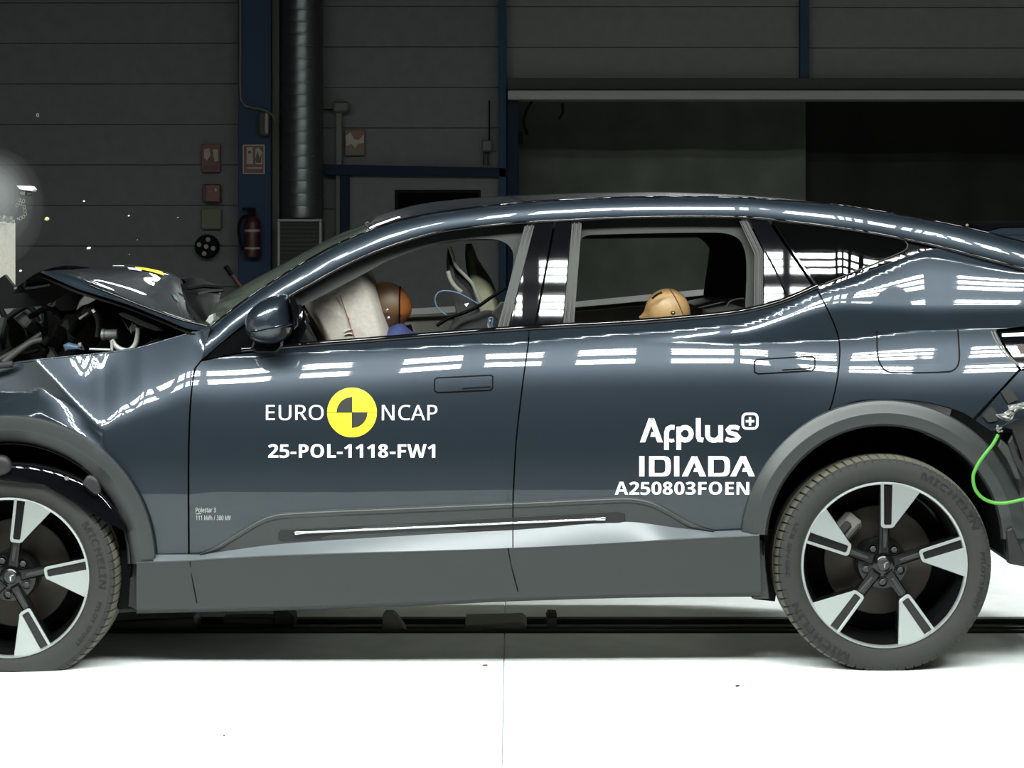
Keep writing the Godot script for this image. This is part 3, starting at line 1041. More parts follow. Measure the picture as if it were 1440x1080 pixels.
func body_side() -> void:
	var rear_arch := curve([[1368, 590], [1350, 579.5], [1300, 566], [1240, 562.5], [1200, 566], [1163, 583]], 24)
	var left_arch := curve([[1163, 583], [1120, 614], [1080, 660], [1056, 702], [1046, 744]], 24)
	var gap_b := curve([[745, 463], [742, 490], [735, 540], [726, 620], [721.5, 700]], 20)
	var gap_r := curve([[1149, 407], [1166, 440], [1178, 470], [1181, 492], [1178, 530], [1169, 570], [1163, 583]], 24)
	# dark structure seen through the gaps
	panel("body_shell", join([[[272, 512], [330, 504], [740, 474], [1040, 450], [1150, 414], [1300, 358], [1440, 378], [1500, 390], [1500, 560], [1425, 530], [1368, 588]], rear_arch, left_arch, [[1046, 752], [720, 772], [266, 788], [262, 700], [262, 560]]]), M.black, car, 0, 0.028, 0.0, 16, 8, 0.0)
	# front door
	front_door = node("front_door", P(500, 790, 0.1), car)
	var top_f := curve([[283, 507.5], [300, 504], [330, 498], [410, 489.5], [550, 478.5], [650, 470.5], [745, 463]], 40)
	var low_f := curve([[721.5, 707], [560, 714], [400, 721.5], [373, 728], [340, 746], [300, 771], [284, 780], [266, 781]], 40)
	var gap_f := curve([[266, 781], [265.5, 650], [268, 570], [274, 520], [283, 507.5]], 24)
	panel("door_skin", join([top_f, gap_b, low_f, gap_f]), M.paint, front_door)
	pod("door_cladding", 281, 720.5, front_door)
	blade(front_door, 415, 720.5, true)
	handle(front_door, [[610, 533.5], [614, 530.5], [690, 526.5], [694, 529], [694, 546], [690, 550], [615, 553.5], [610, 550]])
	# rear door
	rear_door = node("rear_door", P(930, 790, 0.1), car)
	var top_r := curve([[745, 463], [880, 454], [960, 448.5], [1040, 438.5], [1100, 423.5], [1149, 407]], 40)
	var low_r := curve([[1046, 748], [1004, 748], [980, 740], [922, 708], [897, 701], [870, 700], [721.5, 707]], 40)
	panel("door_skin", join([top_r, gap_r, left_arch, low_r, [[721.5, 707]], rev(gap_b)]), M.paint, rear_door)
	pod("door_cladding", 722.0, 1004, rear_door)
	blade(rear_door, 722.0, 851, false)
	handle(rear_door, [[1060, 507.5], [1064, 504.5], [1142, 500], [1147, 503], [1147, 518], [1142, 522.5], [1066, 527], [1060, 524]])
	# quarter panel
	var qp := node("quarter_panel", P(1250, 560, 0.1), car)
	var top_q := curve([[1149, 407], [1200, 389], [1270, 363], [1300, 353], [1325, 348.5], [1350, 350], [1440, 372], [1500, 388]], 40)
	panel("quarter_skin", join([top_q, [[1500, 455], [1440, 460], [1401, 464]], curve([[1401, 464], [1413, 489], [1433, 519]], 8), [[1433, 520], [1400, 556], [1368, 590]], rear_arch, rev(gap_r)]), M.paint, qp)
	var flap := curve([[1233, 466], [1234, 495], [1238, 512], [1247, 522], [1262, 524], [1335, 522.5], [1345, 517], [1349, 505], [1347, 463]], 60)
	var groove := []
	groove.append_array(stroke(flap, 2.2))
	mark("charge_flap_gap", groove, M.black, qp, 0.0008)
	# arch trims
	arch("rear_arch_trim", Vector2(1243, 764), [[202, 0.004], [200, -0.006], [194, -0.013], [184, -0.030], [182, -0.031], [168, -0.026], [165, -0.012], [164, 0.06]], 2.0, 176.0, 90)
	arch("front_arch_trim", Vector2(12, 790), [[207, 0.004], [205, -0.010], [200, -0.013], [187, -0.015], [185, -0.012], [171, 0.004], [168, 0.012], [167, 0.07]], -1.0, 112.0, 70)
	liner(Vector2(1243, 770), 170, "rear_wheel_liner", -4.0, 184.0)
	liner(Vector2(12, 796), 172, "front_wheel_liner", -6.0, 180.0)
	# sill
	var rows := []
	var lt := curve(LEDGE_LOW, 80)
	var lb := curve(SILL_LOW, 80)
	for e in [[-0.02, -0.050], [0.0, -0.053], [0.05, -0.054], [0.5, -0.046], [0.93, -0.034], [1.0, -0.030], [1.07, 0.0], [1.09, 0.05], [1.0, 0.25]]:
		var row := PackedVector3Array()
		for i in 80:
			var q := lt[i].lerp(lb[i], e[0])
			row.append(P(q.x, q.y, Zs(q.x, minf(q.y, 800.0)) + e[1]))
		rows.append(row)
	var mb := MB.new()
	mb.loft(rows, true)
	var sill := obj("sill_panel", mb, M.sill, car, 35)
	for g in [[[267, 790], [270, 812], [277, 848]], [[714.5, 771], [719, 795], [728.5, 832]]]:
		mb = MB.new()
		var line := []
		for q in curve(g, 14):
			var f := clampf((q.y - at_u(lt, q.x)) / (at_u(lb, q.x) - at_u(lt, q.x)), 0.0, 1.0)
			var off := lerpf(-0.054, -0.046, f / 0.5) if f < 0.5 else lerpf(-0.046, -0.032, (f - 0.5) / 0.5)
			line.append(P(q.x, q.y, Zs(q.x, minf(q.y, 800.0)) + off))
		mb.tube(line, 0.0022, 6)
		obj("panel_gap", mb, M.black, sill)
	# small bright ledge ahead of the door, and behind it
	mb = MB.new()
	var r0 := PackedVector3Array()
	var r1 := PackedVector3Array()
	for i in 12:
		var u := lerpf(216, 281, i / 11.0)
		r0.append(P(u, 779.5, Zs(u, 779) + 0.002)); r1.append(P(u, at_u(lt, u) , Zs(u, 790) - 0.053))
	mb.loft([r0, r1], true)
	obj("sill_ledge", mb, M.ledge, car)
	mb = MB.new()
	r0 = PackedVector3Array(); r1 = PackedVector3Array()
	for i in 12:
		var u := lerpf(1004, 1068, i / 11.0)
		r0.append(P(u, lerpf(747, 744, i / 11.0), Zs(u, 745) + 0.002)); r1.append(P(u, at_u(lt, u), Zs(u, 755) - 0.053))
	mb.loft([r0, r1], true)
	obj("sill_ledge", mb, M.ledge, car)
	# end of the sill and mud flap before the rear wheel
	flatp("sill_end", [[1062, 756], [1074, 760], [1077, 800], [1082, 842], [1058, 842], [1060, 833]], 0.06, 0.30, M.clad_dark, car)
	flatp("splash_guard", [[140, 770], [212, 776], [205, 856.5], [166, 857]], 0.10, 0.5, M.black, car)
	flatp("splash_guard", [[1056, 745], [1104, 745], [1090, 846], [1060, 843]], 0.2, 0.5, M.black, car)
	flatp("mud_flap", [[184, 790], [192, 792], [196, 830], [193, 858], [180, 852]], 0.08, 0.25, M.dark, car)
	# belt moulding
	var path := []
	for u in range(340, 1152, 9): path.append(Q(u, at_u(belt, u) - 1.5, 0, 0.004))
	mb = MB.new()
	mb.tube(path, 0.0105, 10)
	obj("belt_moulding", mb, M.gloss, car, 60)
	lettering()

func rev(p: PackedVector2Array) -> PackedVector2Array:
	var r := p.duplicate()
	r.reverse()
	return r

func pod(called: String, u0: float, u1: float, parent: Node) -> void:
	var lip := curve(LIP, 160)
	var lt := curve(LEDGE_TOP, 160)
	var ll := curve(LEDGE_LOW, 160)
	var rows := [[], [], [], [], [], []]
	var rows2 := [[], [], []]
	var n := int((u1 - u0) / 6.0)
	for i in n + 1:
		var u := lerpf(u0, u1, float(i) / n)
		var a := at_u(lip, u)
		var b := at_u(lt, u)
		var c := at_u(ll, u)
		var k := clampf((b - a) / 12.0, 0.05, 1.0)
		var e := [[a, 0.003], [a + 2.0 * k, -0.009], [a + 5.0 * k, -0.014], [a + 8.5 * k, -0.013], [a + 9.5 * k, -0.009], [maxf(b, a + 9.6 * k), -0.011]]
		for j in 6: rows[j].append(P(u, e[j][0], Zs(u, e[j][0]) + e[j][1]))
		rows2[0].append(rows[5][i]); 
		rows2[1].append(P(u, lerpf(b, c, 0.5), Zs(u, b) - 0.030)); rows2[2].append(P(u, c, Zs(u, c) - 0.0525))
	var mb := MB.new()
	mb.loft(rows, true)
	obj(called, mb, M.clad, parent, 50)
	mb = MB.new()
	mb.loft(rows2, true)
	obj("door_ledge", mb, M.ledge, parent, 50)

func blade(parent: Node, u0: float, u1: float, left: bool) -> void:
	var slot := []
	if left: slot = [[392, 750], [396, 745.5], [720.5, 727.5], [720.5, 744.5], [396, 761], [392, 758]]
	else: slot = [[722, 727.5], [868, 719.5], [878, 722], [879, 732], [870, 735], [722, 744.5]]
	var mb := MB.new()
	var p := V2(slot)
	var id := Geometry2D.triangulate_polygon(p)
	for k in range(0, id.size(), 3):
		var w := []
		for e in 3:
			var q := p[id[k + e]]
			w.append(P(q.x, q.y, Zs(q.x, q.y) - 0.0122))
		mb.tri(w[0], w[2], w[1])
	for k in p.size():
		var a := p[k]
		var b := p[(k + 1) % p.size()]
		mb.tube([P(a.x, a.y, Zs(a.x, a.y) - 0.0115), P(b.x, b.y, Zs(b.x, b.y) - 0.0115)], 0.0016, 5, false)
	obj("trim_recess", mb, M.dark, parent, 20)
	var path := []
	var rad := []
	for i in 25:
		var u := lerpf(u0, u1, i / 24.0)
		var v := lerpf(749.5, 729.5, (u - 415) / 435.0)
		path.append(P(u, v, Zs(u, v) - 0.015))
		var end := 1.0 + 0.9 * clampf(1.0 - (u - u0 if left else u1 - u) / 16.0, 0, 1)
		rad.append(0.0045 * end)
	mb = MB.new()
	mb.tube(path, rad, 10)
	obj("chrome_blade", mb, M.chrome, parent, 60)

func handle(parent: Node, pts: Array) -> void:
	var p := V2(pts)
	mark("handle_gap", [pts], M.black, parent, 0.0008)
	var inn: PackedVector2Array = Geometry2D.offset_polygon(p, -2.2, Geometry2D.JOIN_ROUND)[0]
	panel("door_handle", inn, M.paint, parent, 0, -0.004, 0.0, 10, 4, 0.006)
	mark("finger_slot", [[[p[0].x + 40, p[0].y + 12], [p[0].x + 80, p[0].y + 9.5], [p[0].x + 80, p[0].y + 11], [p[0].x + 40, p[0].y + 13.5]]], M.black, parent, 0.006)

func arch(called: String, c: Vector2, pr: Array, a0: float, a1: float, n: int) -> void:
	var rows := []
	for e in pr:
		var row := PackedVector3Array()
		for i in n + 1:
			var a := deg_to_rad(lerpf(a0, a1, float(i) / n))
			var q: Vector2 = c + Vector2(cos(a), -sin(a)) * e[0]
			var q0: Vector2 = c + Vector2(cos(a), -sin(a)) * pr[0][0]
			row.append(P(q.x, q.y, Zs(clampf(q0.x, -60, 1500), clampf(q0.y, 520, 790)) * 0.5 + 0.01 + e[1]))
		rows.append(row)
	var mb := MB.new()
	mb.loft(rows)
	obj(called, mb, M.clad, car, 35)

func liner(c: Vector2, r: float, called: String, a0: float, a1: float) -> void:
	var o := P(c.x, c.y, 0.03)
	var mb := MB.new()
	var rw := r / PX
	mb.lathe([[rw, 0.0], [rw * 0.99, -0.28], [rw * 0.9, -0.36], [0.0, -0.37]], 40, o, Basis.IDENTITY, deg_to_rad(a0), deg_to_rad(a1))
	obj(called, mb, M.liner, car)

func lettering() -> void:
	words("lettering", "EURO", 400, Rect2(374, 569.5, 81, 21.5), M.white, front_door)
	words("lettering", "NCAP", 400, Rect2(537, 569.5, 78, 21.5), M.white, front_door)
	words("lettering", "25-POL-1118-FW1", 700, Rect2(377, 624.5, 235, 19.5), M.white, front_door)
	words("lettering", "Polestar 3", 400, Rect2(275.5, 713.5, 28, 7), M.grey_print, front_door)
	mark("lettering", [[[275.5, 722.3], [283, 722], [283, 722.8], [275.5, 723.1]]], M.grey_print, front_door)
	words("lettering", "111 kWh / 380 kW", 400, Rect2(275.5, 724.5, 49, 7), M.grey_print, front_door)
	var tg := node("target_disc", P(495, 615, 0.0), front_door)
	mark("disc", [arc(495, 580, 35, 35, 0, 352, 44)], M.yellow, tg, 0.0010)
	for k in 4:
		var a := 90.0 * k
		if k % 2 == 1:
			var w := arc(495, 580, 21.8, 21.8, a, a + 90, 12)
			w.append([495, 580])
			mark("black_quadrant", [w], M.ink, tg, 0.0016)
	mark("cross_line", [[[460, 579.6], [530, 579.6], [530, 580.4], [460, 580.4]], [[494.6, 545], [495.4, 545], [495.4, 615], [494.6, 615]]], M.ink, tg, 0.0019)
	# second sticker: a rounded word mark, its plus badge, a wide word and a number
	var s := []
	s.append_array(letter_a(912.4, 919.8, 899.9, 907.2, 924.4, 932.1, 588.0, 622.0))
	s.append_array(stroke([[937.3, 632.5], [937.3, 608], [939, 603], [943.5, 600.8], [948.5, 601]], 6.6))
	s.append_array(stroke([[941, 618.5], [944, 620], [948, 619]], 4.6))
	s.append_array(stroke([[954.5, 632.5], [954.5, 600]], 6.6))
	s.append_array(stroke(arc(963.5, 610, 8.6, 9, 150, -150, 16), 6.6))
	s.append_array(stroke([[982, 588], [982, 614], [983.5, 618], [989, 619]], 6.6))
	s.append_array(stroke(join([[[995, 598], [995, 612]], arc(1004, 612.5, 8.6, 6.8, 180, 300, 8), [[1013.5, 613]]]), 6.6))
	s.append_array(stroke([[1013.5, 598], [1013.5, 622]], 6.6))
	s.append_array(stroke([[1039.5, 602.5], [1034, 600.5], [1027, 600.8], [1023.6, 604.5], [1026, 608.5], [1035, 611], [1038.4, 615], [1035, 618.8], [1027, 619.3], [1020.5, 617]], 6.0))
	mark("lettering", s, M.white, rear_door)
	s = stroke(closed(join([arc(1059.5, 587.5, 5.5, 5.5, 90, 0, 5), arc(1059.5, 597, 5.5, 5.5, 0, -90, 5), arc(1050, 597, 5.5, 5.5, -90, -180, 5), arc(1050, 587.5, 5.5, 5.5, 180, 90, 5), [[1059.5, 582]]])), 3.4)
	s.append_array(stroke([[1054.7, 586.5], [1054.7, 598.3]], 3.2))
	s.append_array(stroke([[1048.8, 592.4], [1060.6, 592.4]], 3.2))
	mark("plus_badge", s, M.white, rear_door)
	s = []
	for x in [902.6, 951.6]: s.append_array(stroke([[x, 641.5], [x, 670]], 7.2))
	for x in [912.8, 996.0]:
		var inn := []
		var out := []
		for k in 15:
			var a := deg_to_rad(90.0 - 180.0 * k / 14.0)
			var cx := pow(absf(cos(a)), 0.6)
			var sy := signf(sin(a)) * pow(absf(sin(a)), 0.6)
			out.append([x + 17.5 + 13.0 * cx, 655.75 - 14.25 * sy])
			inn.append([x + 17.0 + 6.0 * cx, 655.75 - 9.4 * sy])
		out.push_front([x, 641.5]); inn.push_front([x + 7.4, 646.35])
		out.append([x, 670]); inn.append([x + 7.4, 665.15])
		for k in out.size() - 1: s.append([out[k], out[k + 1], inn[k + 1], inn[k]])
		s.append([[x, 641.5], [x + 7.4, 646.35], [x + 7.4, 665.15], [x, 670]])
	s.append_array(letter_a(972.8, 980.3, 958.8, 967.2, 984.0, 992.9, 641.5, 670.0))
	s.append_array(letter_a(1041.2, 1048.8, 1026.8, 1034.9, 1053.2, 1061.5, 641.5, 670.0))
	mark("lettering", s, M.white, rear_door)
	words("lettering", "A250803FOEN", 700, Rect2(864.5, 677.5, 189, 18.5), M.white, rear_door)

# the word marks' A: two slanting legs under a flat top and a bar that stops short of the left leg
func letter_a(t0: float, t1: float, l0: float, l1: float, r0: float, r1: float, top: float, base: float) -> Array:
	var m := (t0 + t1) * 0.5
	var y0 := lerpf(top, base, 0.58)
	var y1 := lerpf(top, base, 0.77)
	return [[[t0, top], [t1, top], [l1, base], [l0, base]], [[t0, top], [t1, top], [r1, base], [r0, base]], [[m + 0.2, y0], [lerpf(t0, r0, 0.6), y0], [lerpf(t0, r0, 0.8), y1], [m - 1.6, y1]]]

# ---------- roof, pillars, glass
const R1 := [[297, 459], [345, 422.5], [400, 386], [470, 346], [520, 325], [560, 311], [620, 299], [700, 289], [790, 282], [900, 278], [1040, 278.5], [1100, 282.5], [1185, 290], [1250, 300], [1320, 313], [1385, 327], [1460, 346]]
const R3 := [[283, 506], [344, 455], [408, 415], [440, 397], [480, 375], [520, 356.5], [560, 341.5], [620, 325], [700, 315], [752, 311], [790, 309], [900, 304.5], [1040, 304.5], [1100, 309.5], [1180, 319.5], [1255, 332], [1325, 347], [1390, 364], [1465, 384]]
const SIL := [[440, 348], [515, 311], [540, 300], [600, 285], [700, 275.5], [800, 271], [900, 269.5], [960, 270.5], [1040, 274.5], [1120, 282], [1200, 293], [1280, 307], [1340, 318], [1390, 330], [1460, 348]]
const FRONT_HOLE := [[431, 427], [470, 407], [512, 385], [545, 367], [600, 347], [640, 338.5], [690, 336], [708, 340], [720, 351], [722, 368], [716, 400], [706, 440], [699, 466]]
const REAR_HOLE := [[807, 452], [814, 345], [820, 333], [840, 330], [1000, 327], [1024, 329], [1040, 337], [1048, 355], [1050, 380], [1048, 432]]

func upper_body() -> void:
	var n := 90
	var a := curve(R1, n)
	var b := curve(R3, n)
	var th := [[0.0, -8], [0.1, 6], [0.3, 15], [0.45, 22], [0.6, 30], [0.85, 48], [1.0, 68]]
	var rows := []
	var top_edge := PackedVector3Array()
	for j in 15: rows.append(PackedVector3Array())
	for i in n:
		var z := Zg(b[i].x, b[i].y) - 0.004
		var l := a[i].distance_to(b[i]) / PX
		for j in 15:
			var t := j / 14.0
			var q := b[i].lerp(a[i], t)
			rows[j].append(P(q.x, q.y, z))
			var tn := t + 0.5 / 14.0
			for k in th.size() - 1:
				if tn >= th[k][0] and tn < th[k + 1][0]: z += tan(deg_to_rad(lerpf(th[k][1], th[k + 1][1], (tn - th[k][0]) / (th[k + 1][0] - th[k][0])))) * l / 14.0
		top_edge.append(rows[14][i])
	var mb := MB.new()
	mb.loft(rows)
	# its underside turns in
	var inner := PackedVector3Array()
	for i in n: inner.append(rows[0][i] + Vector3(0, 0.004, -0.06))
	mb.loft([inner, rows[0]])
	var rail := obj("roof_rail", mb, M.paint, car, 60)
	for q in [[527, 325.5], [1254, 300.5], [1360, 317]]:
		mb = MB.new()
		mb.ball(P(q[0], q[1], Zg(q[0], q[1]) + 0.03), Vector3(0.006, 0.006, 0.006), 10, 8)
		obj("marker_stud", mb, M.pale, rail)
	# bright lines along the two edges of the rail
	var path := []
	for i in range(0, n): path.append(top_edge[i] + Vector3(0, 0.002, 0.002))
	mb = MB.new()
	mb.tube(path, 0.0035, 6)
	obj("drip_trim", mb, M.gloss, rail, 60)
	path = []
	for i in range(9, n): path.append(rows[0][i] + Vector3(0, -0.002, 0.004))
	mb = MB.new()
	mb.tube(path, 0.006, 8)
	obj("window_trim", mb, M.gloss, rail, 60)
	# roof skin, across to the far rail
	var sil := curve(SIL, 160)
	var roof := []
	for j in 17: roof.append(PackedVector3Array())
	for i in n:
		if a[i].x < 516: continue
		var p := top_edge[i]
		var u := 720.0 + p.x * F / (D + MID)
		var yc := CH - (at_u(sil, u) - HV) * (D + MID) / F
		var z1 := -p.z
		for j in 17:
			var t := j / 16.0
			var s := pow(maxf(0.0, 1.0 - pow(absf(2 * t - 1), 2.0)), 0.85)
			roof[j].append(Vector3(p.x, p.y + (yc - p.y) * s - 0.002, -lerpf(z1, 2 * MID - z1, t)))
	mb = MB.new()
	mb.loft(roof)
	obj("roof_panel", mb, M.paint, car, 60)
	mb = MB.new()
	var lin := []
	for r in roof:
		var q := PackedVector3Array()
		for e in r: q.append(e + Vector3(0, -0.045, 0))
		lin.append(q)
	mb.loft(lin, true)
	obj("headlining", mb, M.inner, car, 60)
	# windscreen
	var m := 24
	var near := curve([[297, 459], [345, 422.5], [400, 386], [470, 346], [522, 324.5]], m)
	var mid := curve([[286, 443], [305, 427], [350, 398], [400, 371], [450, 344], [480, 329], [518, 313]], m)
	var ws := []
	for j in 17: ws.append(PackedVector3Array())
	for i in m:
		var k := 0
		while k < n - 2 and a[k + 1].x < near[i].x: k += 1
		var f := clampf((near[i].x - a[k].x) / (a[k + 1].x - a[k].x), 0, 1)
		var p := top_edge[k].lerp(top_edge[k + 1], f)
		var c := P(mid[i].x, mid[i].y, MID)
		for j in 17:
			var t := j / 16.0
			var s := pow(1.0 - pow(absf(2 * t - 1), 2.0), 0.8)
			ws[j].append(Vector3(lerpf(p.x, c.x, s), lerpf(p.y, c.y, s), -lerpf(-p.z, 2 * MID + p.z, t)))
	mb = MB.new()
	mb.loft(ws)
	var wo := obj("windscreen", mb, M.screen, car, 60)
	path = []
	for j in 9: path.append(ws[j][m - 1] + Vector3(0, 0.001, 0))
	mb = MB.new()
	mb.tube(path, 0.003, 6)
	obj("header_seal", mb, M.seal, wo)
	# door pillar covers
	panel("pillar_cover", V2([[753, 313], [779.5, 311], [751, 463], [714, 466]]), M.gloss, front_door, 1, -0.004, 0.6, 8, 4, 0.02)
	panel("pillar_cover", V2([[781.5, 311], [804, 310], [791, 459], [753, 462]]), M.gloss, rear_door, 1, -0.004, 0.6, 8, 4, 0.02)
	panel("pillar_cover", V2([[1052, 306], [1078, 307], [1146, 407], [1100, 424], [1074, 431], [1074, 353]]), M.gloss, rear_door, 1, -0.004, 0.6, 8, 4, 0.02)
	panel("pillar_trim", V2([[1082, 306], [1180, 317], [1255, 330], [1325, 345], [1390, 362], [1460, 382], [1460, 385], [1345, 352], [1322, 351], [1300, 355], [1270, 365], [1200, 391], [1151, 409]]), M.gloss, car, 1, 0.004, 0.0, 8, 4, 0.02)
	panel("quarter_window", join([curve([[1086, 310], [1180, 320], [1262, 334], [1274, 339], [1278, 347], [1270, 354], [1152, 403]], 50)]), M.tinted, car, 1, -0.002, 0.8, 8, 4, 0.004)
	path = []
	for q in curve([[1092, 312], [1180, 321], [1262, 334.5], [1273, 339], [1277, 347], [1269, 354], [1160, 399]], 50): path.append(Q(q.x, q.y, 1, -0.001))
	mb = MB.new()
	mb.tube(path, 0.0025, 6)
	obj("quarter_window_seal", mb, M.seal, car)
	path = []
	for q in curve([[1150, 409], [1200, 390], [1270, 364], [1300, 354], [1322, 350], [1345, 351], [1455, 378]], 50): path.append(Q(q.x, q.y, 1, 0.0))
	mb = MB.new()
	mb.tube(path, 0.003, 6)
	obj("pillar_seal", mb, M.seal, car)
	path = []
	for q in curve([[1076, 354], [1090, 380], [1106, 416]], 14): path.append(Q(q.x, q.y, 1, -0.003))
	mb = MB.new()
	mb.tube(path, 0.004, 6)
	obj("cover_edge", mb, M.gloss, rear_door)
	# rubber strips beside the pillars
	for e in [[front_door, [[738, 317], [752, 315], [713, 466], [698, 467]]], [rear_door, [[804.5, 312], [818, 314], [807, 457], [791.5, 459]]], [rear_door, [[1040, 311], [1051, 310], [1073, 353], [1073, 431], [1060, 435], [1061, 357]]]]:
		var p := V2(e[1])
		panel("glass_run", p, M.seal, e[0], 1, 0.006, 0.0, 6, 6, 0.03)
		var mid_l: Array = [p[0].lerp(p[1], 0.5), p[3].lerp(p[2], 0.5)] if p.size() == 4 else [p[0].lerp(p[1], 0.5), p[5].lerp(p[2], 0.5), p[4].lerp(p[3], 0.5)]
		for off in [-3.0, 3.0]:
			path = []
			for q in mid_l: path.append(Q(q.x + off, q.y, 1, 0.003))
			mb = MB.new()
			mb.tube(path, 0.003, 6)
			obj("seal_lip", mb, M.dark, e[0])
	# inner frames round the open windows
	panel("window_frame", join([curve([[408, 416], [440, 398], [480, 376], [520, 357.5], [560, 342.5], [620, 326], [700, 316], [740, 313]], 40), [[740, 318], [699, 467]], rev(curve(FRONT_HOLE, 60)), [[422, 432]]]), M.trim, front_door, 1, 0.05, 0.0, 8, 4, 0.03)
	panel("window_frame", join([[[803, 452], [811, 312]], [[900, 305.5], [1042, 306]], [[1064, 350], [1064, 434], [1048, 436]], rev(curve(REAR_HOLE, 60))]), M.trim, rear_door, 1, 0.05, 0.0, 8, 4, 0.03)
	# sail and mirror
	panel("sail_panel", V2([[284, 506], [345, 457], [420, 430], [428, 436], [436, 452], [420, 484], [330, 497]]), M.gloss, front_door, 1, 0.012, 0.0, 8, 4, 0.02)
	mirror()

func mirror() -> void:
	var mr := node("side_mirror", P(380, 497, 0.0), front_door)
	var zb := Zs(380, 490)
	pillow("mirror_housing", curve([[346, 462], [346, 450], [351, 438], [362, 427], [378, 418], [396, 413.5], [407, 416], [412, 436], [413, 455], [410, 468], [402, 477], [385, 483], [362, 481], [350, 472], [346, 462]], 40), zb - 0.02, 0.15, 0.02, M.paint, mr)
	flatp("mirror_base", [[356, 479], [375, 483], [398, 478], [397, 488], [388, 497], [360, 497], [352, 490]], zb - 0.03, zb + 0.06, M.gloss, mr, 0.008)
	var path := []
	for q in curve([[352, 467], [380, 462], [411, 455]], 10): path.append(P(q.x, q.y, zb - 0.165))
	var mb := MB.new()
	mb.tube(path, 0.004, 6)
	obj("indicator_strip", mb, M.chrome, mr)
	flatp("mirror_glass_rim", [[405, 418], [413, 416], [420, 433], [419, 458], [413, 464], [411, 440]], zb - 0.12, zb + 0.02, M.gloss, mr, 0.004)

# a puffed body over an outline: the front swells by puff towards the camera, the back by puff_back
func pillow(called: String, outline: PackedVector2Array, d: float, puff: float, puff_back: float, m: Material, parent: Node, sq := 0.6) -> MeshInstance3D:
	var p := PackedVector3Array()
	var o := outline
	if o[0].distance_to(o[o.size() - 1]) < 0.5: o.remove_at(o.size() - 1)
	var c := Vector2.ZERO
	for q in o: c += q / o.size()
	var rows := []
	for k in 13:
		var a := lerpf(-PI / 2, PI / 2, k / 12.0)
		var s := pow(cos(a), sq) if k > 0 and k < 12 else 0.02
		var z := sin(a) * (puff if a > 0 else puff_back)
		var row := PackedVector3Array()
		for q in o:
			var w := P(lerpf(c.x, q.x, s), lerpf(c.y, q.y, s), d)
			row.append(w + Vector3(0, 0, z))
		rows.append(row)
	var mb := MB.new()
	mb.loft(rows, not Geometry2D.is_polygon_clockwise(o), true)
	return obj(called, mb, m, parent, 60)

